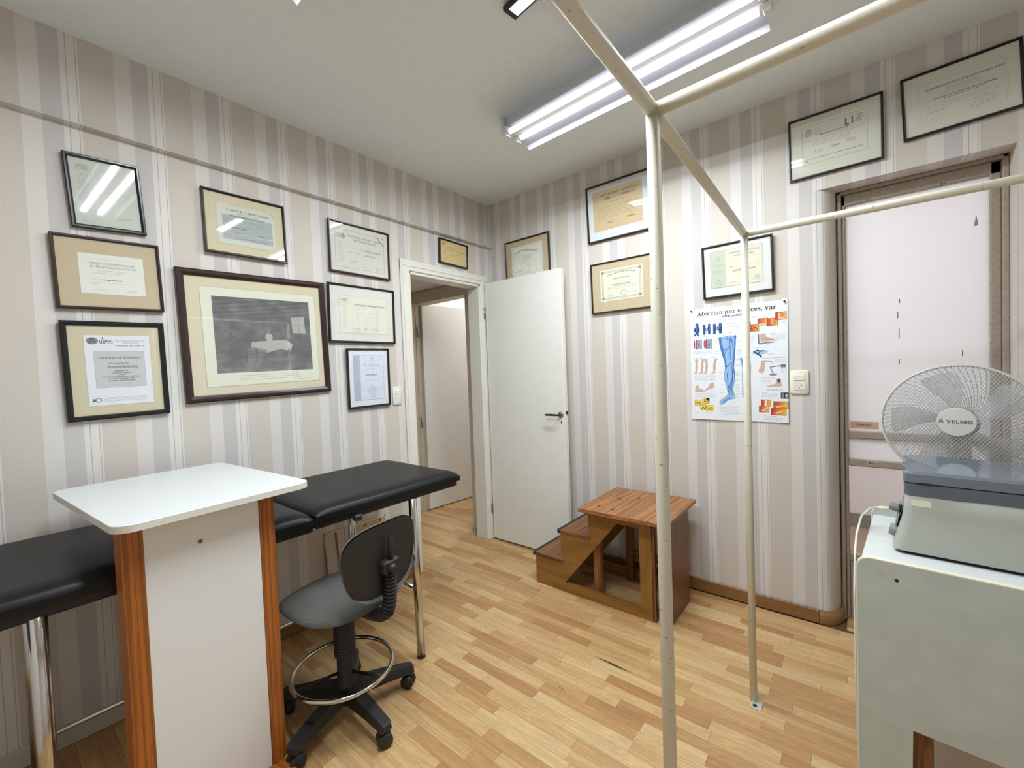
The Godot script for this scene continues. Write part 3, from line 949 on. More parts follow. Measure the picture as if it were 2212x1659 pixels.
	for q in [[600, 206, 50, 80], [636, 236, 96, 82], [718, 178, 100, 82], [806, 186, 104, 84], [888, 126, 104, 88], [742, 1078, 94, 76], [720, 1146, 96, 76], [860, 1096, 140, 78], [836, 1168, 146, 80]]:
		R.call(q[0], q[1], q[2], q[3], Color(0.34, 0.16, 0.1))
		grad_x(im, int((q[0] + 3) * k), int((q[1] + 3) * k), int((q[2] - 6) * k), int((q[3] - 6) * k), red, yel)
	poly(im, PL.call([912, 134, 934, 132, 936, 176, 970, 196, 980, 204, 914, 202]), Color(0.90, 0.74, 0.62))
	stroke(im, PL.call([850, 200, 866, 214, 846, 234, 870, 246]), 7, Color(0.88, 0.70, 0.56)); ring(im, 880 * k, 236 * k, 12 * k, 12 * k, 2, Color(0.5, 0.28, 0.12))
	stroke(im, PL.call([650, 290, 700, 272, 718, 300]), 4, Color(0.3, 0.15, 0.1)); R.call(726, 236, 70, 22, Color(0.75, 0.8, 0.88))
	poly(im, PL.call([776, 1082, 798, 1082, 796, 1150, 772, 1150]), Color(0.92, 0.85, 0.8)); poly(im, PL.call([740, 1200, 800, 1152, 812, 1160, 760, 1214]), Color(0.85, 0.74, 0.64))
	poly(im, PL.call([868, 1150, 960, 1130, 994, 1128, 960, 1142, 900, 1164]), Color(0.92, 0.75, 0.5)); poly(im, PL.call([850, 1226, 930, 1196, 964, 1196, 900, 1230]), Color(0.92, 0.75, 0.5))
	T.call(905, 990, 224, 3)
	# foot on plate
	T.call(822, 900, 350, 1, Color(0.35, 0.36, 0.4)); T.call(852, 990, 362, 6)
	poly(im, PL.call([716, 350, 730, 350, 734, 448, 880, 440, 900, 428, 896, 416, 870, 452, 720, 462]), Color(0.42, 0.47, 0.58))
	poly(im, PL.call([740, 348, 790, 346, 800, 384, 860, 402, 880, 420, 870, 432, 742, 440]), skin)
	stroke(im, PL.call([760, 400, 820, 410, 868, 424]), 3, skd); stroke(im, PL.call([742, 462, 790, 480, 830, 462]), 2, GREY)
	for y in [370, 390, 420]: T.call(640, 690, y, 2)
	# veins on blue sheet
	T.call(670, 800, 498, 1, Color(0.35, 0.36, 0.4))
	poly(im, PL.call([650, 560, 700, 520, 830, 540, 740, 590]), Color(0.62, 0.75, 0.84))
	stroke(im, PL.call([676, 540, 720, 572, 752, 604]), 9, Color(0.12, 0.22, 0.32)); stroke(im, PL.call([706, 528, 742, 540, 776, 536]), 8, Color(0.12, 0.22, 0.32)); stroke(im, PL.call([716, 566, 742, 540]), 5, Color(0.12, 0.22, 0.32))
	T.call(800, 880, 570, 2)
	# foot with apparatus
	T.call(740, 1000, 618, 1, Color(0.3, 0.3, 0.34)); T.call(880, 1000, 636, 4)
	poly(im, PL.call([742, 650, 782, 646, 784, 700, 776, 760, 760, 786, 720, 772, 722, 744, 744, 700]), skin)
	stroke(im, PL.call([784, 652, 850, 660, 862, 690]), 5, Color(0.55, 0.57, 0.6)); stroke(im, PL.call([832, 720, 926, 706]), 7, Color(0.4, 0.42, 0.46)); stroke(im, PL.call([836, 724, 860, 790]), 10, Color(0.62, 0.64, 0.68))
	oval(im, 860 * k, 800 * k, 38 * k, 12 * k, Color(0.5, 0.52, 0.56)); R.call(932, 690, 48, 36, Color(0.45, 0.46, 0.5)); T.call(934, 990, 742, 4)
	# sole of foot
	T.call(742, 880, 838, 1, Color(0.35, 0.36, 0.4)); T.call(742, 850, 850, 5)
	poly(im, PL.call([890, 846, 930, 844, 938, 900, 946, 926, 900, 936, 800, 940, 790, 928, 850, 912, 886, 896]), skin); oval(im, 912 * k, 868 * k, 14 * k, 22 * k, Color(0.3, 0.28, 0.28))
	for j in 4: pen(im, (800 + j * 40) * k, 970 * k, 30 * k, 20 * k, GREY, 200 + j, 1.2)
	T.call(752, 800, 1000, 1, Color(0.35, 0.36, 0.4)); T.call(752, 910, 1012, 4)
	R.call(930, 998, 78, 66, Color(0.12, 0.12, 0.13)); R.call(936, 1002, 22, 58, Color(0.5, 0.5, 0.5)); R.call(970, 1010, 26, 40, Color(0.72, 0.72, 0.72))
	T.call(770, 800, 1256, 1, Color(0.2, 0.2, 0.22), 8.0); T.call(820, 900, 1258, 1, Color(0.3, 0.3, 0.34)); T.call(770, 960, 1276, 3)
	return im

# ------------------------------------------------------------------ the room
func strip_uv_left(z: float, y: float) -> Vector2:
	return Vector2((1.6665 - z) / PERIOD, -y / PERIOD)

func strip_uv_back(x: float, y: float) -> Vector2:
	return Vector2((x - 1.2254) / PERIOD, -y / PERIOD)

# a wall slab from (a) to (b) along the floor line, thickness away from the room
func wall_slab(s: SurfaceTool, a: Vector2, b: Vector2, y0: float, y1: float, inward: Vector2, thick: float, ua: float, ub: float) -> void:
	var n := Vector3(inward.x, 0, inward.y)
	var o := -n * thick
	var p := [Vector3(a.x, y0, a.y), Vector3(b.x, y0, b.y), Vector3(b.x, y1, b.y), Vector3(a.x, y1, a.y)]
	var uv := [Vector2(ua, -y0 / PERIOD), Vector2(ub, -y0 / PERIOD), Vector2(ub, -y1 / PERIOD), Vector2(ua, -y1 / PERIOD)]
	quad(s, p[0], p[1], p[2], p[3], n, uv)
	quad(s, p[0] + o, p[1] + o, p[2] + o, p[3] + o, -n, uv)
	for i in 4:
		var j := (i + 1) % 4
		var mid: Vector3 = (p[i] + p[j]) / 2 - (p[0] + p[2]) / 2
		quad(s, p[i], p[j], p[j] + o, p[i] + o, mid, [uv[i], uv[j], uv[j], uv[i]])

const DOOR_Z0 := 0.127
const DOOR_Z1 := 0.797
const DOOR_H := 1.968
const ROOM_X := 3.45
const ROOM_Z := 3.35

func build_shell() -> void:
	var T := 0.11
	# left wall with the door opening
	var s := mb()
	var ul := func(z: float) -> float: return (1.6665 - z) / PERIOD
	var ub := func(x: float) -> float: return (x - 1.2254) / PERIOD
	wall_slab(s, Vector2(0, ROOM_Z), Vector2(0, DOOR_Z1), 0, H, Vector2(1, 0), T, ul.call(ROOM_Z), ul.call(DOOR_Z1))
	wall_slab(s, Vector2(0, DOOR_Z0), Vector2(0, 0), 0, H, Vector2(1, 0), T, ul.call(DOOR_Z0), ul.call(0.0))
	wall_slab(s, Vector2(0, DOOR_Z1), Vector2(0, DOOR_Z0), DOOR_H, H, Vector2(1, 0), T, ul.call(DOOR_Z1), ul.call(DOOR_Z0))
	struct("wall_left", s, M.paper, "wall papered in beige, grey and off-white vertical stripes, hung with certificates")
	# back wall with the window recess; its left corner is rounded and splayed
	s = mb()
	wall_slab(s, Vector2(-0.1, 0), Vector2(2.085, 0), 0, H, Vector2(0, 1), 0.25, ub.call(-0.1), ub.call(2.085))
	wall_slab(s, Vector2(2.085, 0), Vector2(2.728, 0), 2.104, H, Vector2(0, 1), 0.25, ub.call(2.085), ub.call(2.728))
	wall_slab(s, Vector2(2.728, 0), Vector2(ROOM_X, 0), 0, H, Vector2(0, 1), 0.25, ub.call(2.728), ub.call(ROOM_X))
	struct("wall_back", s, M.paper, "striped wall with the wall chart and the window recess")
	s = mb(false)
	var prof := [Vector2(2.085, 0), Vector2(2.104, -0.003), Vector2(2.124, -0.012), Vector2(2.140, -0.027), Vector2(2.152, -0.046), Vector2(2.162, -0.075), Vector2(2.172, -0.135), Vector2(2.172, -0.25)]
	var run := 2.085
	for i in prof.size() - 1:
		var a: Vector2 = prof[i]; var b: Vector2 = prof[i + 1]
		var l := a.distance_to(b)
		quad(s, Vector3(a.x, 0, a.y), Vector3(b.x, 0, b.y), Vector3(b.x, 2.104, b.y), Vector3(a.x, 2.104, a.y), Vector3(0.6, 0, 0.8), [Vector2(ub.call(run), 0), Vector2(ub.call(run + l), 0), Vector2(ub.call(run + l), -2.104 / PERIOD), Vector2(ub.call(run), -2.104 / PERIOD)])
		run += l
	struct("trim_1", s, M.paper, "rounded papered corner beside the window")
	s = mb()
	wall_slab(s, Vector2(ROOM_X, ROOM_Z), Vector2(ROOM_X, -0.25), 0, H, Vector2(-1, 0), T, 0, (ROOM_Z + 0.25) / PERIOD)
	struct("wall_right", s, M.plaster)
	s = mb()
	wall_slab(s, Vector2(-0.11, ROOM_Z), Vector2(ROOM_X + T, ROOM_Z), 0, H, Vector2(0, -1), T, 0, ROOM_X / PERIOD)
	struct("wall_front", s, M.plaster)
	s = mb()
	span(s, Vector3(-0.11, H, -0.25), Vector3(ROOM_X + T, H + 0.12, ROOM_Z + T))
	struct("ceiling", s, M.ceil, "plain off-white ceiling")
	# picture rail ledge, papered like the wall
	s = mb()
	var y0 := 2.262; var dep := 0.036; var zz0 := 0.0; var zz1 := ROOM_Z
	var uv := func(z: float, k: float) -> Vector2: return Vector2(ul.call(z), k)
	quad(s, Vector3(0, y0, zz1), Vector3(0, y0, zz0), Vector3(dep, y0, zz0), Vector3(dep, y0, zz1), Vector3.DOWN, [uv.call(zz1, 0.0), uv.call(zz0, 0.0), uv.call(zz0, 0.14), uv.call(zz1, 0.14)])
	quad(s, Vector3(dep, y0, zz1), Vector3(dep, y0, zz0), Vector3(dep - 0.003, y0 + 0.005, zz0), Vector3(dep - 0.003, y0 + 0.005, zz1), Vector3.RIGHT, [uv.call(zz1, 0.0), uv.call(zz0, 0.0), uv.call(zz0, 0.02), uv.call(zz1, 0.02)])
	quad(s, Vector3(0, y0 + 0.016, zz1), Vector3(0, y0 + 0.016, zz0), Vector3(dep - 0.003, y0 + 0.005, zz0), Vector3(dep - 0.003, y0 + 0.005, zz1), Vector3(0.3, 1, 0), [uv.call(zz1, 0.0), uv.call(zz0, 0.0), uv.call(zz0, 0.14), uv.call(zz1, 0.14)])
	struct("trim_2", s, M.paper, "narrow papered ledge running along the wall above the certificates")

	build_floor()

	# skirting
	s = mb()
	span(s, Vector3(0, 0, 0.866), Vector3(0.013, 0.066, 1.72), 0.003, 2)
	var bl := struct("baseboard_left", s, M.skirting, "brown wooden skirting along the wall with the door")
	s = mb()
	span(s, Vector3(0, 0, 1.72), Vector3(0.012, 0.066, ROOM_Z), 0.003, 2)
	part("painted_length", s, M.skirting_white, bl, "grey-white painted length of skirting under the couch")
	s = mb()
	span(s, Vector3(0.0, 0, 0), Vector3(2.085, 0.068, 0.013), 0.003, 0)
	var bb := struct("baseboard_back", s, M.skirting, "brown wooden skirting under the wall chart")
	s = mb(false)
	for i in prof.size() - 2:
		var a: Vector2 = prof[i]; var b: Vector2 = prof[i + 1]
		var oa := Vector2(0.35, 0.94).lerp(Vector2(0.98, 0.2), float(i) / 5.0) * 0.014
		var ob := Vector2(0.35, 0.94).lerp(Vector2(0.98, 0.2), float(i + 1) / 5.0) * 0.014
		if i == 0: oa = Vector2(0, 0.013)
		var pa := Vector3(a.x + oa.x, 0, a.y + oa.y); var pb := Vector3(b.x + ob.x, 0, b.y + ob.y)
		var up := Vector3(0, 0.066, 0)
		quad(s, pa, pb, pb + up, pa + up, Vector3(0.6, 0, 0.8), [Vector2(i * 0.03, 0), Vector2(i * 0.03 + 0.03, 0), Vector2(i * 0.03 + 0.03, 0.066), Vector2(i * 0.03, 0.066)])
		quad(s, pa + up, pb + up, Vector3(b.x, 0.066, b.y), Vector3(a.x, 0.066, a.y), Vector3.UP)
	part("corner_piece", s, M.skirting, bb, "bent wooden corner piece at the rounded corner")
	s = mb()
	span(s, Vector3(2.728, 0, 0), Vector3(ROOM_X, 0.068, 0.013), 0.003, 0)
	part("length", s, M.skirting, bb)

# laminate: short strips of several tones laid along x, each its own piece where it shows
func build_floor() -> void:
	var s := mb()
	span(s, Vector3(-1.25, -0.1, -0.14), Vector3(ROOM_X, -0.0035, ROOM_Z))
	span(s, Vector3(-1.25, -0.1, -2.2), Vector3(-0.02, -0.0035, -0.14))
	var fl := struct("floor", s, M.subfloor, "light oak laminate floor of short strips in mixed tones")
	rng.seed = 2024
	var pieces := []
	var w := 0.0505
	var row := 0
	var z := -2.15
	while z < ROOM_Z:
		var x0 := -1.22; var x1 := ROOM_X
		if z < 0.0: x1 = -0.1
		var x := x0 - rng.randf() * 0.35
		var last := -1
		while x < x1:
			var l: float = [0.22, 0.32, 0.40, 0.40, 0.46][rng.randi() % 5]
			var t := rng.randi() % 6
			while t == last: t = rng.randi() % 6
			last = t
			var a := maxf(x, x0); var b := minf(x + l, x1)
			if b - a > 0.02: pieces.append([a, b, z, minf(z + w, ROOM_Z), t, rng.randi() % 7, rng.randf() * 0.00025])
			x += l
		if z > -0.16 and z < -0.01: pieces.append([2.19, 2.70, z, minf(z + w, -0.002), row % 6, row % 7, 0.0])
		z += w
		row += 1
	# the largest ones in the picture become parts, the rest one part
	for p in pieces:
		var q := []
		for c in [[p[0], p[2]], [p[1], p[2]], [p[1], p[3]], [p[0], p[3]]]:
			var d := Vector3(c[0], 0, c[1]) - CAM_POS
			var dz := -d.dot(CAM_Z)
			if dz < 0.2: q.clear(); break
			q.append(Vector2(1106 + FOCAL * d.dot(CAM_X) / dz, 829.5 - FOCAL * d.dot(CAM_Y) / dz))
		var area := 0.0
		if q.size() == 4:
			var cen: Vector2 = (q[0] + q[2]) / 2
			if Rect2(-20, -20, 2252, 1720).has_point(cen) or Rect2(0, 0, 2212, 1659).has_point(q[0]):
				area = absf((q[2] - q[0]).cross(q[3] - q[1])) / 2
				# under the couch or behind the table little shows
				if cen.x < 600: area *= 0.25
				if p[0] > 2.24: area *= 0.2
		p.append(area)
	pieces.sort_custom(func(a, b): return a[7] > b[7])
	var rest := []
	for t in 6: rest.append(mb())
	var used := [false, false, false, false, false, false]
	for i in pieces.size():
		var p = pieces[i]
		var g := 0.00025
		var a := Vector3(p[0] + g, -0.003, p[2] + g); var b := Vector3(p[1] - g, p[6], p[3] - g)
		var off := Vector2(p[5] * 0.137 + p[0], p[5] * 0.0731 + p[2])
		if i < 298:
			var st := mb()
			span(st, a, b, 0.0004, 0, off)
			part("plank", st, M.floor[p[4]], fl)
		else:
			span(rest[p[4]], a, b, 0.0, 0, off)
			used[p[4]] = true
	var am := ArrayMesh.new()
	var mats := []
	for t in 6:
		if used[t]:
			rest[t].generate_normals()
			rest[t].commit(am)
			mats.append(M.floor[t])
	var o := MeshInstance3D.new()
	o.name = "remaining_planks"
	o.mesh = am
	for i in mats.size(): o.set_surface_override_material(i, mats[i])
	fl.add_child(o, true)
	o.set_meta("kind", "stuff")
	# two chipped joints that show the dark core
	for q in [[Vector2(1.305, 0.868), Vector2(1.492, 0.872), 0.010], [Vector2(1.268, 1.118), Vector2(1.322, 1.128), 0.006]]:
		var st := mb()
		var a: Vector2 = q[0]; var b: Vector2 = q[1]
		var m := (a + b) / 2
		tri(st, Vector3(a.x, 0.0006, a.y), Vector3(m.x, 0.0006, m.y - q[2] / 2), Vector3(b.x, 0.0006, b.y), Vector3.UP)
		tri(st, Vector3(a.x, 0.0006, a.y), Vector3(m.x + 0.02, 0.0006, m.y + q[2] / 2), Vector3(b.x, 0.0006, b.y), Vector3.UP)
		part("chipped_joint", st, M.dark_gap, fl, "dark chipped gap in the laminate")

func lever(parent: Node3D, at: Vector3, dirx: float) -> void:
	var s := mb(false)
	lathe(s, [Vector2(0, 0.008), Vector2(0.016, 0.008), Vector2(0.021, 0.004), Vector2(0.021, 0)], 20, Transform3D(Basis(Vector3.RIGHT, Vector3.BACK, Vector3.DOWN), at))
	var ro := part("rosette", s, M.steel_worn, parent)
	s = mb(false)
	sweep(s, [at + Vector3(0, 0, 0.004), at + Vector3(0, 0, 0.035), at + Vector3(dirx * 0.008, 0, 0.043), at + Vector3(dirx * 0.05, 0.001, 0.045), at + Vector3(dirx * 0.1, 0.0, 0.042)], [0.006, 0.006, 0.0068, 0.008, 0.0065], 12)
	part("lever", s, M.black_plastic, ro, "black lever of the door handle")

func build_doors() -> void:
	var d := struct_root("door_1", "white painted door standing open against the striped wall")
	var s := mb()
	# jambs and head lining the opening
	span(s, Vector3(-0.112, 0, DOOR_Z1 - 0.018), Vector3(0.004, DOOR_H, DOOR_Z1 + 0.001), 0.002)
	span(s, Vector3(-0.112, 0, DOOR_Z0 - 0.001), Vector3(0.004, DOOR_H, DOOR_Z0 + 0.018), 0.002)
	span(s, Vector3(-0.112, DOOR_H - 0.018, DOOR_Z0), Vector3(0.004, DOOR_H + 0.001, DOOR_Z1), 0.002)
	span(s, Vector3(-0.075, 0, DOOR_Z1 - 0.030), Vector3(-0.045, DOOR_H - 0.018, DOOR_Z1 - 0.018), 0.002)
	part("jamb", s, M.casing, d)
	for q in [[DOOR_Z1 - 0.006, DOOR_Z1 + 0.066], [DOOR_Z0 - 0.072, DOOR_Z0 + 0.004]]:
		s = mb()
		span(s, Vector3(0, 0, q[0]), Vector3(0.014, DOOR_H + 0.07, q[1]), 0.004)
		var mid: float = (q[0] + q[1]) / 2
		span(s, Vector3(0.012, 0, mid - 0.012), Vector3(0.019, DOOR_H + 0.02, mid + 0.022), 0.003)
		part("casing", s, M.casing, d)
	s = mb()
	span(s, Vector3(0, DOOR_H, DOOR_Z0 - 0.072), Vector3(0.0145, DOOR_H + 0.07, DOOR_Z1 + 0.066), 0.004)
	span(s, Vector3(0.012, DOOR_H + 0.026, DOOR_Z0 - 0.06), Vector3(0.019, DOOR_H + 0.058, DOOR_Z1 + 0.05), 0.003)
	part("head_casing", s, M.casing, d)
	# the leaf, turned fully back into the room
	s = mb()
	span(s, Vector3(0.030, 0.010, 0.066), Vector3(0.716, 1.974, 0.102), 0.002)
	var leaf := part("leaf", s, M.door, d, "white flush door leaf")
	lever(leaf, Vector3(0.682, 0.992, 0.102), -1.0)
	s = mb()
	span(s, Vector3(0.680, 0.930, 0.1015), Vector3(0.687, 0.950, 0.1028))
	span(s, Vector3(0.7155, 0.995, 0.076), Vector3(0.7235, 1.015, 0.092), 0.001)
	part("keyhole_and_latch", s, M.black_plastic, leaf)
	for y in [0.25, 1.75]:
		s = mb(false)
		rod(s, Vector3(0.024, y - 0.04, 0.108), Vector3(0.024, y + 0.04, 0.108), 0.006, 12)
		part("hinge", s, M.steel_worn, d)

	# lobby beyond, with its own doorway at right angles
	s = mb()
	span(s, Vector3(-1.20, 0, -0.14), Vector3(-1.02, 2.6, 1.6))
	span(s, Vector3(-1.20, 0, 1.5), Vector3(-0.11, 2.6, 1.6))
	struct("wall_lobby", s, M.plaster)
	s = mb()
	span(s, Vector3(-1.25, 2.056, 0.0), Vector3(-0.11, 2.12, 1.6))
	struct("ceiling_lobby", s, M.ceil, "low grey ceiling of the lobby behind the open door")
	s = mb()
	span(s, Vector3(-0.255, 0, -0.10), Vector3(-0.11, 2.056, 0.012))
	span(s, Vector3(-1.25, 1.972, -0.10), Vector3(-0.11, 2.056, 0.012))
	struct("wall_lobby_far", s, M.plaster)
	d = struct_root("door_2", "second white door standing open beyond the lobby")
	s = mb()
	span(s, Vector3(-0.275, 0, -0.105), Vector3(-0.228, 1.965, 0.022), 0.003)
	part("jamb", s, M.hall_trim, d)
	s = mb()
	span(s, Vector3(-1.02, 0, -0.105), Vector3(-0.975, 1.965, 0.022), 0.003)
	span(s, Vector3(-0.985, 0, -0.06), Vector3(-0.968, 1.96, -0.02), 0.002)
	part("jamb", s, M.hall_trim, d)
	s = mb()
	span(s, Vector3(-1.02, 1.945, -0.105), Vector3(-0.228, 2.05, 0.024), 0.003)
	part("head", s, M.hall_trim, d, "beige painted head of the inner door frame")
	s = mb()
	box(s, Vector3(0.34, 0.985, 0), Vector3(0.70, 1.95, 0.034), 0.002)
	var leaf2 := part("leaf", s, M.door, d, "white flush leaf of the inner door")
	leaf2.position = Vector3(-0.957, 0, -0.085)
	leaf2.rotation.y = deg_to_rad(85)
	for y in [1.70, 0.85]:
		s = mb(false)
		rod(s, Vector3(-0.955, y - 0.05, -0.035), Vector3(-0.955, y + 0.05, -0.035), 0.008, 12)
		part("hinge", s, M.steel_worn, d)
	# room beyond that doorway
	s = mb()
	span(s, Vector3(-1.45, 0, -2.3), Vector3(-1.25, 2.6, -0.1))
	span(s, Vector3(-1.25, 0, -2.3), Vector3(0.0, 2.6, -2.2))
	span(s, Vector3(-0.11, 0, -2.2), Vector3(-0.02, 2.6, -0.25))
	struct("wall_far_room", s, M.plaster)
	s = mb()
	span(s, Vector3(-1.45, 2.45, -2.3), Vector3(0, 2.5, -0.1))
	struct("ceiling_far_room", s, M.ceil)
	# the far room has its own ceiling lamp, out of sight
	var lamp := thing("ceiling_lamp", "round opal ceiling lamp in the room beyond the inner door", "lamp", Vector3(-0.7, 2.45, -1.2))
	s = mb(false)
	lathe(s, [Vector2(0, -0.09), Vector2(0.08, -0.08), Vector2(0.13, -0.045), Vector2(0.14, 0.0)], 24)
	var opal := mat(srgb(250, 245, 235), 0.5)
	opal.emission_enabled = true; opal.emission = srgb(255, 240, 228); opal.emission_energy_multiplier = 1.5
	part("shade", s, opal, lamp)
	var ol := OmniLight3D.new()
	ol.name = "lamp_light"
	lamp.add_child(ol)
	ol.position = Vector3(0, -0.14, 0)
	ol.light_energy = LOBBY_ENERGY
	ol.light_color = srgb(246, 244, 246)
	ol.light_size = 0.13
	ol.omni_range = 12; ol.omni_attenuation = 2.0; ol.shadow_enabled = true

func build_window() -> void:
	var d := struct_root("window_1", "tall steel-framed glazed door with frosted panes in the recess")
	var z := -0.135
	var fr := func(a: Vector2, b: Vector2, dep := 0.035, called := "frame_bar") -> void:
		var s := mb()
		span(s, Vector3(a.x, a.y, z - dep / 2), Vector3(b.x, b.y, z + dep / 2), 0.004)
		part(called, s, M.window_steel, d)
	fr.call(Vector2(2.172, 0), Vector2(2.188, 2.104), 0.07, "outer_frame")
	fr.call(Vector2(2.708, 0), Vector2(2.728, 2.104), 0.07, "outer_frame")
	fr.call(Vector2(2.172, 2.088), Vector2(2.728, 2.104), 0.07, "outer_frame")
	fr.call(Vector2(2.187, 0.01), Vector2(2.204, 2.088)); fr.call(Vector2(2.676, 0.01), Vector2(2.709, 2.088))
	fr.call(Vector2(2.187, 2.035), Vector2(2.709, 2.089))
	fr.call(Vector2(2.204, 0.908), Vector2(2.676, 0.943)); fr.call(Vector2(2.204, 0.772), Vector2(2.676, 0.806)); fr.call(Vector2(2.204, 0.30), Vector2(2.676, 0.335))
	var panes := [[0.943, 2.035, M.frost], [0.806, 0.908, M.frost], [0.335, 0.772, M.glass]]
	for p in panes:
		var s := mb()
		span(s, Vector3(2.202, p[0] - 0.002, z - 0.003), Vector3(2.678, p[1] + 0.002, z + 0.003))
		part("pane", s, p[2], d)
	var s2 := mb()
	span(s2, Vector3(2.204, 0.01, z - 0.008), Vector3(2.676, 0.30, z + 0.008), 0.002)
	part("kick_panel", s2, M.window_steel, d)
	# dried drips and flakes on the frosted film
	rng.seed = 9
	for q in [[2.395, 1.545, 0.018], [2.388, 1.475, 0.03], [2.392, 1.385, 0.045], [2.392, 1.265, 0.022], [2.595, 1.29, 0.026]]:
		s2 = mb()
		span(s2, Vector3(q[0], q[1], z + 0.0031), Vector3(q[0] + 0.0025, q[1] + q[2], z + 0.0036))
		part("drip_mark", s2, M.dark_gap, d)
	s2 = mb()
	tri(s2, Vector3(2.632, 1.84, z + 0.0034), Vector3(2.645, 1.84, z + 0.0034), Vector3(2.639, 1.885, z + 0.0034), Vector3.BACK)
	part("torn_patch", s2, M.knob, d)
	# sticker on the outer side of the glass, its lettering read from outside
	var im := Image.create(256, 74, false, Image.FORMAT_RGBA8)
	grad_x(im, 0, 0, 256, 74, srgb(190, 170, 130), srgb(206, 150, 128))
	im.fill_rect(Rect2i(0, 0, 256, 4), srgb(196, 186, 150))
	write(im, "suvinil", 128, 50, 40, "sansbold", srgb(70, 60, 56))
	rows(im, 60, 130, 12, 1, 5, srgb(120, 100, 86), 3)
	var sm := mat(Color.WHITE, 0.5)
	sm.albedo_texture = tex_of(im)
	var st := mb()
	var zz := z + 0.0034
	quad(st, Vector3(2.212, 0.955, zz), Vector3(2.318, 0.955, zz), Vector3(2.318, 0.990, zz), Vector3(2.212, 0.990, zz), Vector3.BACK, [Vector2(1, 1), Vector2(0, 1), Vector2(0, 0), Vector2(1, 0)])
	part("glass_sticker", st, sm, d, "small tan sticker whose lettering reads backwards")
	# light well outside
	var o := mb()
	span(o, Vector3(0.9, -0.1, -1.85), Vector3(4.6, 2.35, -1.66))
	span(o, Vector3(0.9, -0.1, -1.66), Vector3(1.1, 2.35, -0.25))
	span(o, Vector3(4.4, -0.1, -1.66), Vector3(4.6, 2.35, -0.25))
	struct("wall_outside", o, M.outside, "pale wall of the light well seen through the clear pane")
	o = mb()
	span(o, Vector3(0.9, -0.1, -1.66), Vector3(4.6, -0.005, -0.25))
	struct("floor_outside", o, M.outside_floor)
	o = mb()
	span(o, Vector3(1.1, -0.005, -1.662), Vector3(4.4, 0.10, -1.645), 0.002)
	struct("baseboard_outside", o, M.outside_dark)
	# the block above the room, which closes the well on this side
	o = mb()
	span(o, Vector3(-0.11, H + 0.12, -0.25), Vector3(4.6, 2.95, 0.1))
	struct("wall_outside_upper", o, M.outside)

# ------------------------------------------------------------------ pictures
# left: wall x=0 facing +x; else wall z=0 facing +z. a = position along the wall, b = height of the centre
func picture(called: String, label: String, left: bool, a: float, b: float, w: float, h: float, tilt: float, roll: float, fw: float, fm: Material, mat_c: Color, rect: Rect2, id: String, plate = null) -> Node3D:
	var t := thing(called, label, "picture", Vector3.ZERO, 0.0, "framed certificates on the walls" if called == "framed_certificate" else "")
	var dep := 0.018
	var back: float = dep * 0.5 + 0.003 + absf(sin(tilt)) * h / 2
	var basis := Basis(Vector3.BACK, roll)
	basis = Basis(Vector3.RIGHT, tilt) * basis
	if left:
		basis = Basis(Vector3.UP, PI / 2) * basis
		t.transform = Transform3D(basis, Vector3(back, b, a))
	else:
		t.transform = Transform3D(basis, Vector3(a, b, back))
	# frame: four mitred rails with a rounded inner lip
	var s := mb()
	var prof := [Vector2(0, -dep / 2), Vector2(0, dep * 0.35), Vector2(fw * 0.18, dep / 2), Vector2(fw * 0.55, dep / 2), Vector2(fw * 0.85, dep * 0.22), Vector2(fw, dep * 0.12), Vector2(fw, -dep / 2)]
	var cor := [Vector2(-1, -1), Vector2(1, -1), Vector2(1, 1), Vector2(-1, 1)]
	for i in 4:
		var c0: Vector2 = cor[i]; var c1: Vector2 = cor[(i + 1) % 4]
		for k in prof.size() - 1:
			var p0: Vector2 = prof[k]; var p1: Vector2 = prof[k + 1]
			var at := func(c: Vector2, p: Vector2) -> Vector3: return Vector3(c.x * (w / 2 - p.x), c.y * (h / 2 - p.x), p.y)
			var side := (c0 + c1) / 2
			var nn := Vector2(p1.y - p0.y, -(p1.x - p0.x))   # x: outwards of the frame, y: towards the wall
			quad(s, at.call(c0, p0), at.call(c1, p0), at.call(c1, p1), at.call(c0, p1), Vector3(side.x, side.y, 0) * nn.x - Vector3(0, 0, nn.y))
	part("frame", s, fm, t)
	s = mb()
	var iw := w - fw * 2; var ih := h - fw * 2
	span(s, Vector3(-iw / 2 - 0.002, -ih / 2 - 0.002, -dep * 0.45), Vector3(iw / 2 + 0.002, ih / 2 + 0.002, -dep * 0.08))
	part("mount", s, mat(mat_c, 0.9, 0.0, 0.2), t)
	if plate != null:
		var pr: Rect2 = plate[0]
		s = mb()
		span(s, Vector3((pr.position.x - 0.5) * w, (0.5 - pr.end.y) * h, -dep * 0.08), Vector3((pr.end.x - 0.5) * w, (0.5 - pr.position.y) * h, -dep * 0.08 + 0.0006))
		part("plate_sheet", s, mat(plate[1], 0.9, 0.0, 0.2), t)
	s = mb()
	var zf := -dep * 0.08 + 0.0011
	var x0 := (rect.position.x - 0.5) * w; var x1 := (rect.end.x - 0.5) * w
	var y0 := (0.5 - rect.end.y) * h; var y1 := (0.5 - rect.position.y) * h
	quad(s, Vector3(x0, y0, zf), Vector3(x1, y0, zf), Vector3(x1, y1, zf), Vector3(x0, y1, zf), Vector3.BACK, [Vector2(0, 1), Vector2(1, 1), Vector2(1, 0), Vector2(0, 0)])
	var pm := mat(Color.WHITE, 0.85, 0.0, 0.2)
	pm.albedo_texture = tex_of(print_of(id))
	part("print", s, pm, t)
	s = mb()
	span(s, Vector3(-iw / 2 - 0.001, -ih / 2 - 0.001, dep * 0.02), Vector3(iw / 2 + 0.001, ih / 2 + 0.001, dep * 0.02 + 0.002))
	part("glass", s, M.glass, t)
	return t

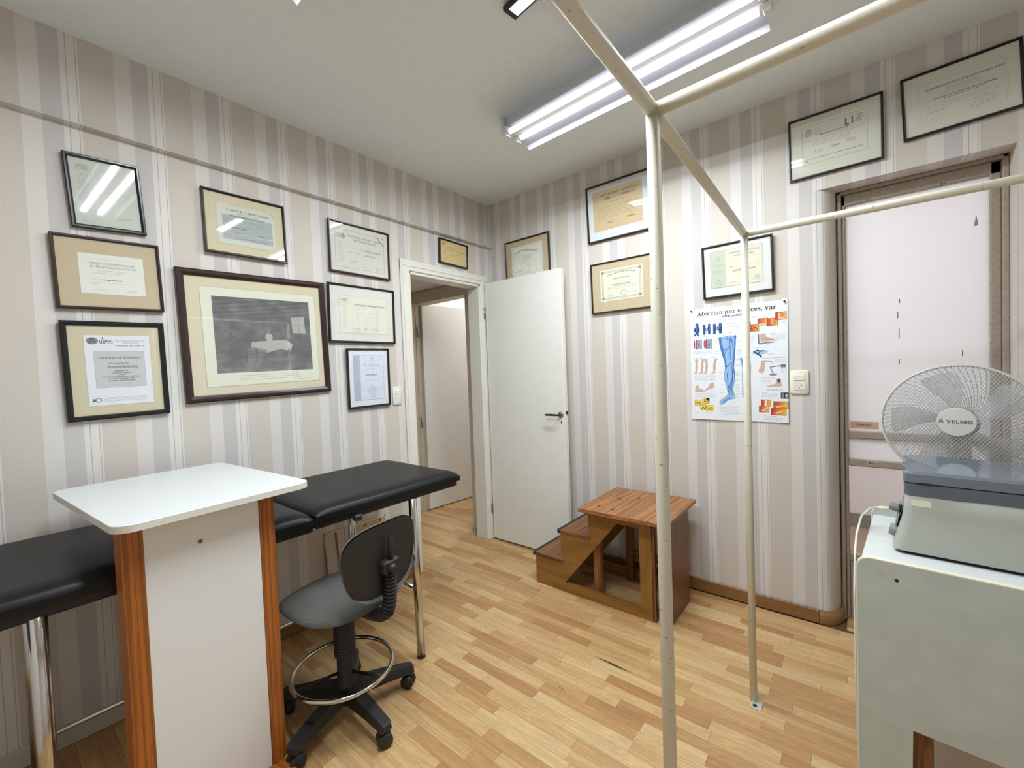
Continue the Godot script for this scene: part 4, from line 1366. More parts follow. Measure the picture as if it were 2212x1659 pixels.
func build_pictures() -> void:
	var C := "framed_certificate"
	var full := Rect2(0.06, 0.055, 0.88, 0.89)
	var bk: Material = M.frame_black; var bn: Material = M.frame_brown
	picture(C, "certificate in slim black frame, highest at far left, mirroring the ceiling tubes", true, 2.2148, 2.0288, 0.2136, 0.269, 0.006, 0.0565, 0.014, bk, srgb(198, 203, 190), full, "council")
	picture(C, "certificate with wide tan mount headed Simposio Internacional de Hipertensión Arterial", true, 2.2169, 1.7254, 0.3075, 0.2703, 0.0137, 0.0321, 0.011, bn, srgb(196, 178, 140), Rect2(0.22, 0.225, 0.605, 0.555), "symposium")
	picture(C, "certificate of attendance with UIP95 heading in a thick black frame", true, 2.2126, 1.3591, 0.2975, 0.3707, 0.025, 0.022, 0.018, bk, srgb(206, 196, 158), Rect2(0.2, 0.141, 0.636, 0.72), "attendance")
	picture(C, "certificate headed Clinica Libertador in cream mount above the big engraving", true, 1.7315, 2.0204, 0.3502, 0.2846, -0.028, 0.0109, 0.011, bn, srgb(208, 198, 160), Rect2(0.155, 0.176, 0.715, 0.654), "participation")
	picture("framed_engraving", "large monochrome engraving in a wide dark brown frame with cream mount", true, 1.6881, 1.5082, 0.6468, 0.5816, 0.0106, 0.0277, 0.030, bn, srgb(214, 204, 172), Rect2(0.127, 0.122, 0.785, 0.767), "engraving")
	picture(C, "pale certificate with a pale blue ribbon corner, right of the Clinica Libertador one", true, 1.1367, 2.0242, 0.3856, 0.2847, 0.008, -0.0026, 0.011, bn, srgb(212, 212, 198), Rect2(0.03, 0.04, 0.94, 0.92), "thorax")
	picture(C, "certificate headed Congreso Mundial de Flebología with a small brown sunburst", true, 1.1392, 1.656, 0.425, 0.3266, 0.0224, 0.002, 0.012, bk, srgb(218, 220, 210), Rect2(0.16, 0.185, 0.718, 0.645), "congress")
	picture(C, "small upright bluish certificate with red XI beside the light switch", true, 1.1203, 1.2896, 0.276, 0.3456, 0.0276, 0.0123, 0.012, bk, srgb(224, 228, 232), Rect2(0.14, 0.115, 0.72, 0.755), "eleventh")
	picture(C, "small golden yellow certificate in black frame above the doorway", true, 0.3968, 2.149, 0.2733, 0.171, 0.0301, -0.0161, 0.011, bk, srgb(214, 190, 112), full, "gold")
	picture(C, "certificate in gold-brown mount half hidden behind the open door's top edge", false, 0.379, 2.085, 0.397, 0.36, 0.02, 0.0, 0.011, bn, srgb(190, 172, 128), Rect2(0.15, 0.14, 0.70, 0.72), "society")
	picture(C, "parchment diploma headed Universidad Argentina in a bluish white mount", false, 1.0935, 2.286, 0.424, 0.3547, 0.0391, 0.0052, 0.011, bn, srgb(218, 226, 228), Rect2(0.11, 0.12, 0.77, 0.70), "university")
	picture(C, "cream certificate with ornamental border in tan mount below the parchment diploma", false, 1.0975, 1.8089, 0.405, 0.3192, 0.0256, -0.0021, 0.009, bn, srgb(196, 176, 134), Rect2(0.16, 0.157, 0.70, 0.62), "member")
	picture(C, "certificate with pale green left column hanging above the medical wall chart", false, 1.7514, 1.7956, 0.3375, 0.2827, 0.0313, 0.0132, 0.011, bk, srgb(220, 222, 216), Rect2(0.12, 0.12, 0.74, 0.69), "titular")
	picture(C, "certificate with large black LI near the ceiling left of the window", false, 2.1673, 2.3128, 0.3494, 0.2853, 0.0264, 0.0041, 0.009, bk, srgb(214, 214, 196), Rect2(0.03, 0.035, 0.94, 0.93), "plastic")
	picture(C, "certificate with dense heading hanging high above the window at far right", false, 2.573, 2.3522, 0.344, 0.2593, 0.0131, 0.0387, 0.010, bk, srgb(216, 214, 196), Rect2(0.03, 0.035, 0.94, 0.93), "hospital")
	# the wall chart: a flat sheet held by tacks
	var t := thing("wall_chart", "white medical chart with a blue veined leg tacked to the wall", "poster", Vector3(1.7396, 1.2964, 0.002))
	t.rotation.z = -0.0061
	var s := mb(false)
	var w := 0.4671; var h := 0.6192
	for i in 6:
		for j in 8:
			var f := func(a: int, b: int) -> Vector3:
				var u := a / 6.0; var v := b / 8.0
				return Vector3((u - 0.5) * w, (v - 0.5) * h, 0.003 + 0.006 * (1.0 - v) * absf(u - 0.45) + 0.002 * sin(u * 6.0) * (1.0 - v))
			quad(s, f.call(i, j), f.call(i + 1, j), f.call(i + 1, j + 1), f.call(i, j + 1), Vector3.BACK, [Vector2(i / 6.0, 1 - j / 8.0), Vector2((i + 1) / 6.0, 1 - j / 8.0), Vector2((i + 1) / 6.0, 1 - (j + 1) / 8.0), Vector2(i / 6.0, 1 - (j + 1) / 8.0)])
	var pm := mat(Color.WHITE, 0.5, 0.0, 0.4)
	pm.albedo_texture = tex_of(chart())
	part("sheet", s, pm, t)
	for q in [[-0.225, 0.299], [0.221, 0.30]]:
		s = mb(false)
		lathe(s, [Vector2(0.0035, 0), Vector2(0.003, 0.006), Vector2(0.005, 0.008), Vector2(0, 0.01)], 12, Transform3D(Basis(Vector3.RIGHT, Vector3.BACK, Vector3.DOWN), Vector3(q[0], q[1], 0.004)))
		part("tack", s, M.black_plastic, t)
		s = mb()
		span(s, Vector3(q[0] - 0.012, q[1] + 0.004, 0.0), Vector3(q[0] + 0.012, q[1] + 0.018, 0.002))
		part("hanger_tab", s, M.switch_white, t)

func wall_switch(label: String, xf: Transform3D, w: float, h: float, plate: Material) -> void:
	var t := thing("wall_socket", label, "socket", Vector3.ZERO, 0.0, "socket plates on the walls")
	t.transform = xf
	var s := mb(false)
	extrude(s, round_rect(w, h, 0.012), Vector3.ZERO, Vector3.RIGHT, Vector3.UP, 0.009, 0.003)
	part("plate", s, plate, t)
	s = mb()
	span(s, Vector3(-w * 0.30, -h * 0.32, 0.0085), Vector3(w * 0.30, h * 0.33, 0.0105), 0.0008)
	part("insert", s, M.switch_white, t)
	s = mb()
	span(s, Vector3(-w * 0.28, h * 0.08, 0.0105), Vector3(w * 0.28, h * 0.31, 0.0135), 0.0015)
	part("rocker", s, plate, t)
	s = mb()
	for q in [[-0.010, 0.5], [0.010, -0.5]]:
		box(s, Vector3(q[0], -h * 0.13, 0.0107), Vector3(0.0022, 0.007, 0.0008), 0.0, 0, Vector2.ZERO, Transform3D())
	box(s, Vector3(0, -h * 0.24, 0.0107), Vector3(0.0022, 0.007, 0.0008))
	part("socket_holes", s, M.dark_gap, t)

# ------------------------------------------------------------------ lights
func tube_fixture(label: String, at: Vector3, turn: float, energy: float) -> void:
	var t := thing("fluorescent_fixture", label, "ceiling light", at, turn, "two-tube ceiling lights")
	var L := 1.2
	# channel on the ceiling; local x along the tubes, y down from the ceiling is negative
	var s := mb()
	var pr := PackedVector2Array([Vector2(-0.035, 0), Vector2(-0.020, -0.072), Vector2(0.020, -0.072), Vector2(0.035, 0)])
	extrude(s, pr, Vector3(-L / 2, 0, 0), Vector3(0, 0, -1), Vector3.UP, L, 0.0)
	part("channel", s, M.white_metal, t)
	for sg in [-1.0, 1.0]:
		s = mb()
		var th := 0.0012
		var a := Vector2(0.030, -0.040); var b := Vector2(0.124, -0.111)
		var nx := Vector2(-(b.y - a.y), b.x - a.x).normalized() * th
		var wing := PackedVector2Array([a, b, b + nx, a + nx])
		var pts := PackedVector2Array()
		for p in wing: pts.append(Vector2(p.x * sg, p.y))
		extrude(s, pts, Vector3(-L / 2 + 0.03, 0, 0), Vector3(0, 0, -1), Vector3.UP, L - 0.06)
		part("reflector", s, M.reflector, t)
	for sg in [-1.0, 1.0]:
		s = mb(false)
		rod(s, Vector3(-L / 2 + 0.03, -0.080, sg * 0.043), Vector3(L / 2 - 0.03, -0.080, sg * 0.043), 0.013, 20)
		var tb := part("tube", s, M.tube_glow, t, "glowing white tube")
		for e in [-1.0, 1.0]:
			s = mb(false)
			rod(s, Vector3(e * (L / 2 - 0.045), -0.080, sg * 0.043), Vector3(e * (L / 2 - 0.028), -0.080, sg * 0.043), 0.0145, 20)
			part("cap", s, M.white_metal, tb)
		var al := AreaLight3D.new()
		al.name = "tube_light"
		t.add_child(al, true)
		al.area_size = Vector2(L - 0.1, 0.024)
		al.area_normalize_energy = true
		al.position = Vector3(0, -0.0945, sg * 0.043)
		al.rotation.x = -PI / 2
		al.light_color = srgb(238, 246, 253)
		al.light_energy = energy
		al.area_range = 12.0
		al.shadow_enabled = true
	for e in [-1.0, 1.0]:
		s = mb()
		span(s, Vector3(e * L / 2 - 0.012, -0.082, -0.06), Vector3(e * L / 2 + 0.012, 0, 0.06), 0.004)
		for sg in [-1.0, 1.0]: span(s, Vector3(e * (L / 2 - 0.02) - 0.014, -0.098, sg * 0.043 - 0.017), Vector3(e * (L / 2 - 0.02) + 0.014, -0.05, sg * 0.043 + 0.017), 0.003)
		part("lamp_holder", s, M.white_metal, t)

func build_lights() -> void:
	var a1 := atan2(0.064, 1.06)
	tube_fixture("two-tube ceiling light whose length shows behind the tube frame's corner", Vector3(1.435, H, 0.787), -a1, TUBE_ENERGY)
	tube_fixture("second two-tube ceiling light nearer the camera, only a tip in view", Vector3(1.432, H, 1.998), -a1 * 0.5, TUBE_ENERGY)
	# slim black LED lamp
	var t := thing("led_lamp", "slim black-framed LED lamp on the ceiling at the top edge", "ceiling light", Vector3(1.455, H, 1.315), deg_to_rad(-8))
	var s := mb()
	span(s, Vector3(-0.175, -0.026, -0.032), Vector3(0.175, -0.006, 0.032), 0.004)
	part("frame", s, M.black_metal, t)
	s = mb()
	span(s, Vector3(-0.05, -0.008, -0.02), Vector3(0.05, 0, 0.02))
	part("mounting", s, M.white_metal, t)
	s = mb()
	span(s, Vector3(-0.152, -0.028, -0.021), Vector3(0.168, -0.025, 0.021), 0.001)
	part("diffuser", s, M.tube_glow, t)
	var al := AreaLight3D.new()
	al.name = "led_light"
	t.add_child(al)
	al.area_size = Vector2(0.30, 0.04)
	al.area_normalize_energy = true
	al.position = Vector3(0.008, -0.030, 0)
	al.rotation.x = -PI / 2
	al.light_color = srgb(238, 246, 253)
	al.light_energy = TUBE_ENERGY * 0.35
	al.area_range = 12.0
	al.shadow_enabled = true
	s = mb()
	span(s, Vector3(1.392, H - 0.012, 0.80), Vector3(1.418, H, 1.29), 0.003)
	single("cable_duct", s, M.white_metal, "white cable duct on the ceiling running to the tube light", "cable duct")

# ------------------------------------------------------------------ tube frame
func build_tube_frame() -> void:
	var r := 0.0127
	var Y := 1.775
	var A := Vector3(1.951, Y, 1.726); var B := Vector3(1.921, Y, 0.741)
	var t := thing("tube_frame", "cream enamelled steel tube frame of posts and rails", "frame")
	var q := {"post": [[Vector3(A.x, 0.004, A.z), A], [Vector3(B.x, 0.004, B.z), B], [Vector3(3.02, 0.004, 1.765), Vector3(3.02, Y, 1.765)], [Vector3(3.0, 0.004, 0.70), Vector3(3.0, Y, 0.70)]],
		"rail": [[B, A], [A, Vector3(1.966, Y, 2.72)], [A, Vector3(3.02, Y, 1.765)], [B, Vector3(3.0, Y, 0.70)], [Vector3(3.0, Y, 0.70), Vector3(3.02, Y, 1.765)]]}
	for k in q:
		for e in q[k]:
			var s := mb(false)
			rod(s, e[0], e[1], r, 28)
			part(k, s, M.tube, t)
	for e in [A, B]:
		var s := mb(false)
		lathe(s, [Vector2(0, -0.014), Vector2(0.011, -0.0095), Vector2(0.0142, 0), Vector2(0.011, 0.0095), Vector2(0, 0.014)], 20, Transform3D(Basis(), e))
		part("weld", s, M.tube, t)
	var pz := Vector3(1.966, 0.004, 2.72)
	var s2 := mb(false)
	rod(s2, pz, Vector3(1.966, Y, 2.72), r, 24)
	part("post", s2, M.tube, t)
	for e in [Vector3(B.x + 0.012, 0, B.z + 0.016), Vector3(A.x, 0, A.z + 0.016), Vector3(3.02, 0, 1.765), Vector3(3.0, 0, 0.70), Vector3(1.966, 0, 2.72)]:
		var s := mb()
		span(s, e + Vector3(-0.019, 0, -0.026), e + Vector3(0.019, 0.004, 0.026), 0.001)
		var fp := part("foot_plate", s, M.galvanised, t, "small bare metal foot plate")
		s = mb(false)
		lathe(s, [Vector2(0.007, 0), Vector2(0.007, 0.003), Vector2(0.004, 0.005), Vector2(0, 0.005)], 14, Transform3D(Basis(), e + Vector3(-0.003, 0.004, 0.014)))
		part("screw", s, M.black_metal, fp)

# ------------------------------------------------------------------ couch
# a pad with a domed top, rounded rim; x0..x1 z0..z1, top at y
func pad(s: SurfaceTool, a: Vector3, b: Vector3, dome: float, rr: float) -> void:
	var nx := 12; var nz := 22
	var at := func(i: int, j: int) -> Vector3:
		var u := float(i) / nx; var v := float(j) / nz
		var eu := minf(u, 1 - u) * (b.x - a.x); var ev := minf(v, 1 - v) * (b.z - a.z)
		var e := minf(eu, ev)
		var k := clampf(e / 0.07, 0.0, 1.0)
		var rim := sqrt(maxf(0.0, 1.0 - (1.0 - k) * (1.0 - k)))
		var y := b.y - dome + dome * rim
		return Vector3(lerpf(a.x, b.x, u), y, lerpf(a.z, b.z, v))
	# denser sampling close to the rim
	var U := [0.0, 0.008, 0.02, 0.045, 0.08, 0.12, 0.3, 0.5, 0.7, 0.88, 0.92, 0.955, 0.98, 0.992, 1.0]
	var f := func(u: float, v: float) -> Vector3:
		var eu := minf(u, 1 - u) * (b.x - a.x); var ev := minf(v, 1 - v) * (b.z - a.z)
		var w := func(e: float) -> float:
			var k := clampf(e / 0.06, 0.0, 1.0)
			return sqrt(maxf(0.0, 1.0 - (1.0 - k) * (1.0 - k)))
		var y: float = b.y - dome * (1.0 - w.call(eu) * w.call(ev)) + 0.0025 * sin(u * 7.0) * sin(v * 9.0)
		# round the wall-side corner of the near end in plan
		var x := lerpf(a.x, b.x, u); var z := lerpf(a.z, b.z, v)
		var cc := Vector2(a.x + rr, a.z + rr)
		if x < cc.x and z < cc.y:
			var dv := Vector2(x, z) - cc
			if dv.length() > rr:
				dv = dv.normalized() * rr
				x = cc.x + dv.x; z = cc.y + dv.y
		return Vector3(x, y, z)
	for i in U.size() - 1:
		for j in U.size() - 1:
			quad(s, f.call(U[i], U[j]), f.call(U[i + 1], U[j]), f.call(U[i + 1], U[j + 1]), f.call(U[i], U[j + 1]), Vector3.UP, [Vector2(U[i], U[j]), Vector2(U[i + 1], U[j]), Vector2(U[i + 1], U[j + 1]), Vector2(U[i], U[j + 1])])
	var rim_pts := []
	for i in U.size(): rim_pts.append(f.call(U[i], 0.0))
	for i in range(1, U.size()): rim_pts.append(f.call(1.0, U[i]))
	for i in range(U.size() - 2, -1, -1): rim_pts.append(f.call(U[i], 1.0))
	for i in range(U.size() - 2, 0, -1): rim_pts.append(f.call(0.0, U[i]))
	var cen := (a + b) / 2
	s.set_smooth_group(1)
	for i in rim_pts.size():
		var p: Vector3 = rim_pts[i]; var q: Vector3 = rim_pts[(i + 1) % rim_pts.size()]
		var m := (p + q) / 2 - cen
		var dx := absf(absf(m.x) - (b.x - a.x) / 2) < 0.002
		var n := Vector3(signf(m.x), 0, 0) if dx else Vector3(0, 0, signf(m.z))
		quad(s, p, q, Vector3(q.x, a.y, q.z), Vector3(p.x, a.y, p.z), n)
	s.set_smooth_group(0)

func build_couch() -> void:
	var t := thing("examination_couch", "black vinyl examination couch on chrome legs along the left wall", "couch", Vector3(0, 0, 0))
	var s := mb(false)
	pad(s, Vector3(0.055, 0.755, 1.045), Vector3(0.668, 0.808, 1.786), 0.030, 0.09)
	part("head_pad", s, M.vinyl, t, "padded head section of the couch")
	s = mb(false)
	pad(s, Vector3(0.055, 0.750, 1.792), Vector3(0.668, 0.802, 2.775), 0.030, 0.0)
	part("body_pad", s, M.vinyl, t)
	s = mb()
	span(s, Vector3(0.066, 0.730, 1.058), Vector3(0.662, 0.757, 1.784), 0.004)
	span(s, Vector3(0.066, 0.725, 1.794), Vector3(0.662, 0.752, 2.76), 0.004)
	part("frame", s, M.black_metal, t)
	s = mb()
	span(s, Vector3(0.655, 0.718, 1.60), Vector3(0.680, 0.742, 1.635), 0.004)
	part("catch", s, M.black_plastic, t)
	for z in [1.335, 2.485]:
		for x in [[0.655, 0.672], [0.125, 0.115]]:
			s = mb(false)
			rod(s, Vector3(x[1], 0.006, z), Vector3(x[0], 0.732, z), 0.0185, 24)
			var lg := part("leg", s, M.chrome, t)
			s = mb(false)
			lathe(s, [Vector2(0, 0), Vector2(0.0188, 0), Vector2(0.0193, 0.008), Vector2(0.0185, 0.010)], 20, Transform3D(Basis(), Vector3(x[1], 0, z)))
			part("rubber_tip", s, M.rubber, lg)
		s = mb(false)
		rod(s, Vector3(0.118, 0.315, z), Vector3(0.664, 0.315, z), 0.009, 16)
		part("cross_bar", s, M.chrome, t)
	s = mb(false)
	rod(s, Vector3(0.117, 0.128, 1.335), Vector3(0.117, 0.128, 2.485), 0.009, 16)
	part("long_rail", s, M.chrome, t)

func build_side_table() -> void:
	# panel post with a cantilevered top reaching over the couch
	var t := thing("overbed_table", "white-topped side table on a white panel post with orange wooden edges", "table", Vector3(0.72, 0, 2.15), 0.083)
	var s := mb()
	var top := round_rect(0.715, 0.506, 0.045, 8)
	extrude(s, top, Vector3(-0.253, 0.931, -0.034), Vector3.RIGHT, Vector3.FORWARD, 0.0195, 0.0010)
	part("top", s, M.laminate, t)
	s = mb()
	var rim := round_rect(0.7162, 0.5072, 0.0455, 8)
	# edge band a hair proud of the board
	for i in rim.size():
		var a := rim[i]; var b := rim[(i + 1) % rim.size()]
		var o := Vector3(-0.253, 0, -0.034)
		var pa := o + Vector3(a.x, 0.9315, -a.y); var pb := o + Vector3(b.x, 0.9315, -b.y)
		quad(s, pa, pb, pb + Vector3(0, 0.0178, 0), pa + Vector3(0, 0.0178, 0), (pa + pb) / 2 - o - Vector3(0, 0.9315, 0))
	part("edge_band", s, M.laminate_edge, t, "chipped cream edge of the table top")
	s = mb()
	span(s, Vector3(-0.028, 0.03, -0.146), Vector3(0.0275, 0.931, 0.147), 0.001)
	part("panel", s, M.panel_white, t)
	for z in [[-0.193, -0.1465], [0.1465, 0.193]]:
		s = mb()
		span(s, Vector3(-0.030, 0.03, z[0]), Vector3(0.030, 0.931, z[1]), 0.002, 1, Vector2(z[0], 0))
		part("edge_post", s, M.pine_strip, t, "orange pine edge post")
	s = mb()
	span(s, Vector3(-0.030, 0, -0.186), Vector3(0.26, 0.03, 0.19), 0.003, 0)
	part("base", s, M.pine_strip, t)
	s = mb(false)
	lathe(s, [Vector2(0.006, 0), Vector2(0.006, 0.0015), Vector2(0, 0.0022)], 12, Transform3D(Basis(Vector3.UP, Vector3.RIGHT, Vector3.BACK), Vector3(0.0275, 0.835, 0.018)))
	part("screw_cover", s, M.skirting, t)

func build_leaning() -> void:
	# two frames leaning with their backs to the room, under the couch
	for q in [[1.305, 1.432, 0.462, "kraft_pink", "thin pale picture frame leaning back-out against the wall under the couch"], [1.05, 1.285, 0.462, "kraft", "wider beige-backed picture frame with metal clips leaning under the couch"]]:
		var t := thing("leaning_frame", q[4], "picture frame", Vector3(0.075, 0, (q[0] + q[1]) / 2), 0.0, "frames leaning under the couch")
		t.rotation.z = deg_to_rad(8.0)
		var w: float = q[1] - q[0]
		var s := mb()
		for z in [-w / 2 + 0.006, w / 2 - 0.006]: span(s, Vector3(-0.014, 0.002, z - 0.006), Vector3(0, 0.464, z + 0.006), 0.002)
		for y in [0.008, 0.458]: span(s, Vector3(-0.014, y - 0.006, -w / 2), Vector3(0, y + 0.006, w / 2), 0.002)
		part("frame", s, M.hall_trim, t)
		s = mb()
		span(s, Vector3(-0.010, 0.008, -w / 2 + 0.008), Vector3(-0.004, 0.458, w / 2 - 0.008))
		part("backing_board", s, M[q[3]], t)
		if w > 0.2:
			for z in [-0.08, 0.02, 0.1]:
				s = mb()
				span(s, Vector3(-0.003, 0.436, z - 0.006), Vector3(0.003, 0.448, z + 0.006), 0.001)
				part("clip", s, M.brass, t)
			s = mb()
			span(s, Vector3(-0.0045, 0.20, 0.012), Vector3(-0.0030, 0.405, 0.104))
			part("old_label", s, M.laminate_edge, t, "yellowed paper label on the backing")
		else:
			s = mb()
			span(s, Vector3(-0.006, 0.008, -0.004), Vector3(0.001, 0.458, 0.004), 0.001)
			part("batten", s, M.skirting, t)

# ------------------------------------------------------------------ drafting stool
func build_stool() -> void:
	var C := Vector3(0.70, 0, 1.715)
	var t := thing("drafting_stool", "swivel drafting stool with grey fabric seat and chrome foot ring", "stool", C)
	var face := deg_to_rad(9.0)   # backrest direction turned from +x towards -z
	var s := mb(false)
	# base arms and casters: five
	for k in 5:
		var a := deg_to_rad(-72.0 * k + 0.0)
		var dir := Vector3(cos(a), 0, sin(a))
		var side := Vector3(-dir.z, 0, dir.x)
		s = mb()
		var sec := func(r: float, w: float, y0: float, y1: float) -> Array:
			var o := dir * r
			return [o + side * w + Vector3.UP * y0, o - side * w + Vector3.UP * y0, o - side * w * 0.8 + Vector3.UP * y1, o + side * w * 0.8 + Vector3.UP * y1]
		var A: Array = sec.call(0.02, 0.032, 0.072, 0.125); var B: Array = sec.call(0.15, 0.026, 0.070, 0.108); var D: Array = sec.call(0.255, 0.022, 0.062, 0.090); var E: Array = sec.call(0.262, 0.018, 0.062, 0.084)
		for pr in [[A, B], [B, D], [D, E]]:
			for i in 4:
				var j := (i + 1) % 4
				var mid: Vector3 = (pr[0][i] + pr[0][j] + pr[1][i] + pr[1][j]) / 4
				var cen: Vector3 = (pr[0][0] + pr[0][2] + pr[1][0] + pr[1][2]) / 4
				quad(s, pr[0][i], pr[0][j], pr[1][j], pr[1][i], mid - cen)
		quad(s, E[0], E[1], E[2], E[3], dir)
		part("base_arm", s, M.black_plastic, t)
		# caster: twin wheels under a hood
		var o := dir * 0.240
		var swing := deg_to_rad(40.0 * k + 20.0)
		var ax := Vector3(cos(swing), 0, sin(swing))
		var ca := Node3D.new(); ca.name = "caster"; t.add_child(ca, true)
		for sg in [-1.0, 1.0]:
			s = mb(false)
			var base: Vector3 = o + Vector3.UP * 0.0265 + ax * sg * 0.005
			lathe(s, [Vector2(0, 0), Vector2(0.024, 0), Vector2(0.0265, 0.004), Vector2(0.0265, 0.014), Vector2(0.022, 0.018), Vector2(0, 0.019)], 22, axis_to(base, base + ax * sg))
			part("wheel", s, M.black_plastic, ca)
		s = mb(false)
		rod(s, o + Vector3.UP * 0.03, o + Vector3.UP * 0.07, 0.010, 14)
		part("stem", s, M.black_metal, ca)
	s = mb(false)
	lathe(s, [Vector2(0, 0.06), Vector2(0.045, 0.06), Vector2(0.045, 0.118), Vector2(0.034, 0.130), Vector2(0.030, 0.25), Vector2(0, 0.25)], 24)
	part("hub", s, M.black_plastic, t)
	# bellows cover
	s = mb(false)
	var prof := [Vector2(0, 0.235)]
	for k in 17:
		var y := 0.235 + k * 0.0125
		prof.append(Vector2(0.0345, y)); prof.append(Vector2(0.0395, y + 0.004)); prof.append(Vector2(0.0395, y + 0.0065)); prof.append(Vector2(0.0345, y + 0.0105))
	prof.append(Vector2(0, 0.450))
	lathe(s, prof, 28)
	part("bellows", s, M.black_plastic, t, "ribbed black sleeve around the gas lift")
	# foot ring
	s = mb(false)
	var ring_pts := []
	for k in 48: ring_pts.append(Vector3(cos(TAU * k / 48) * 0.180 + 0.006, 0.194, sin(TAU * k / 48) * 0.180 + 0.012))
	sweep(s, ring_pts, 0.0085, 14, true)
	var fr := part("foot_ring", s, M.chrome, t, "worn chrome foot ring")
	for k in 3:
		s = mb(false)
		var a := TAU * k / 3.0 - 0.35
		rod(s, Vector3(cos(a) * 0.03, 0.172, sin(a) * 0.03), Vector3(cos(a) * 0.180 + 0.006, 0.190, sin(a) * 0.180 + 0.012), 0.006, 10)
		part("spoke", s, M.black_metal, fr)
	# seat
	var top := Node3D.new(); top.name = "seat_unit"
	var B2 := Basis(Vector3.UP, face)
	s = mb(false)
	var ny := 11; var na := 48
	var seat := func(r: float, a: float, up: bool) -> Vector3:
		var n := 2.7
		var ca := cos(a); var sa := sin(a)
		var rad := 1.0 / pow(pow(absf(ca), n) + pow(absf(sa), n), 1.0 / n)
		var x := ca * rad * r * 0.205; var z := sa * rad * r * (0.196 + 0.018 * ca)
		var y := 0.0
		if up:
			y = 0.490 - 0.020 * pow(r, 8.0) - 0.012 * (1.0 - r * r) * 0.6
			y -= 0.020 * pow(clampf(-x / 0.205, 0, 1), 3.0)
			y += 0.010 * pow(clampf(x / 0.205, 0, 1), 2.0)
		else:
			y = 0.452 + 0.010 * pow(r, 4.0)
			y -= 0.010 * pow(clampf(-x / 0.205, 0, 1), 3.0)
		return B2 * Vector3(x - 0.015, y, z)
	for side in [true, false]:
		var ss := mb(false)
		for i in ny:
			for k in na:
				var r0 := float(i) / ny; var r1 := float(i + 1) / ny
				var a0 := TAU * k / na; var a1 := TAU * (k + 1) / na
				quad(ss, seat.call(r0, a0, side), seat.call(r0, a1, side), seat.call(r1, a1, side), seat.call(r1, a0, side), Vector3.UP if side else Vector3.DOWN)
		if side:
			for k in na:
				var a0 := TAU * k / na; var a1 := TAU * (k + 1) / na
				var p: Vector3 = seat.call(1.0, a0, true); var q: Vector3 = seat.call(1.0, a1, true)
				var u: Vector3 = seat.call(1.0, a0, false); var v: Vector3 = seat.call(1.0, a1, false)
				quad(ss, p, q, v, u, (p + q) / 2 - Vector3(0, p.y, 0))
			part("seat", ss, M.fabric, t, "grey woven seat cushion")
		else:
			part("seat_pan", ss, M.shell, t)
	top.free()
	s = mb()
	box(s, Vector3(0.01, 0.438, 0), Vector3(0.16, 0.028, 0.12), 0.006, 0, Vector2.ZERO, Transform3D(B2, Vector3.ZERO))
	part("mechanism", s, M.black_metal, t)
	s = mb(false)
	lathe(s, [Vector2(0, 0), Vector2(0.018, 0), Vector2(0.020, 0.01), Vector2(0.018, 0.04), Vector2(0, 0.042)], 16, Transform3D(B2, B2 * Vector3(0.13, 0.402, -0.02)))
	part("adjuster_knob", s, M.black_plastic, t)
	# ribbed arm up to the backrest
	s = mb(false)
	var path := []; var rad := []
	var ctl := [Vector3(0.10, 0.437, 0), Vector3(0.16, 0.434, 0), Vector3(0.208, 0.440, 0), Vector3(0.240, 0.460, 0), Vector3(0.254, 0.498, 0), Vector3(0.259, 0.55, 0), Vector3(0.262, 0.605, 0)]
	var cv := Curve3D.new()
	for i in ctl.size():
		var tan := Vector3.ZERO
		if i > 0 and i < ctl.size() - 1: tan = (ctl[i + 1] - ctl[i - 1]) / 6.0
		cv.add_point(ctl[i], -tan, tan)
	var Lc := cv.get_baked_length()
	var n := 176
	for i in n + 1:
		path.append(B2 * cv.sample_baked(Lc * i / n))
		rad.append(0.0205 + 0.0042 * [1.0, 1.0, 0.6, -0.6, -1.0, -1.0, -0.6, 0.6][i % 8])
	sweep(s, path, rad, 18)
	part("ribbed_arm", s, M.black_plastic, t, "ribbed black rubber sleeve bending up to the backrest")
	s = mb()
	box(s, Vector3(0.262, 0.632, 0), Vector3(0.034, 0.050, 0.072), 0.008, 0, Vector2.ZERO, Transform3D(B2, Vector3.ZERO))
	part("clamp", s, M.black_plastic, t)
	s = mb(false)
	rod(s, B2 * Vector3(0.264, 0.62, 0), B2 * Vector3(0.274, 0.735, 0), 0.0095, 16)
	part("height_rod", s, M.black_metal, t)
	s = mb(false)
	lathe(s, [Vector2(0, 0), Vector2(0.014, 0), Vector2(0.017, 0.008), Vector2(0.014, 0.022), Vector2(0, 0.024)], 14, axis_to(B2 * Vector3(0.279, 0.632, 0.012), B2 * Vector3(0.40, 0.632, 0.03)))
	part("clamp_knob", s, M.black_plastic, t)
	# backrest: curved shell outside, fabric inside
	for kind in [["back_shell", M.shell, 0.0], ["back_cushion", M.fabric, 1.0]]:
		s = mb(false)
		var off: float = kind[2]
		var f := func(r: float, a: float) -> Vector3:
			var e := 3.0
			var ca := cos(a); var sa := sin(a)
			var q := r / pow(pow(absf(ca), e) + pow(absf(sa), e), 1.0 / e)
			var h := sa * q * 0.130; var w := ca * q * 0.163 * (1.0 + 0.9 * h)
			var x := 0.246 - 0.9 * w * w - 0.10 * h * off - off * (0.008 + 0.020 * (1.0 - pow(r, 5.0))) + 0.06 * h
			return B2 * Vector3(x, 0.652 + h, w)
		for i in 8:
			for k in 48:
				var a0 := TAU * k / 48; var a1 := TAU * (k + 1) / 48
				quad(s, f.call(i / 8.0, a0), f.call(i / 8.0, a1), f.call((i + 1) / 8.0, a1), f.call((i + 1) / 8.0, a0), B2 * (Vector3.RIGHT if off == 0.0 else Vector3.LEFT))
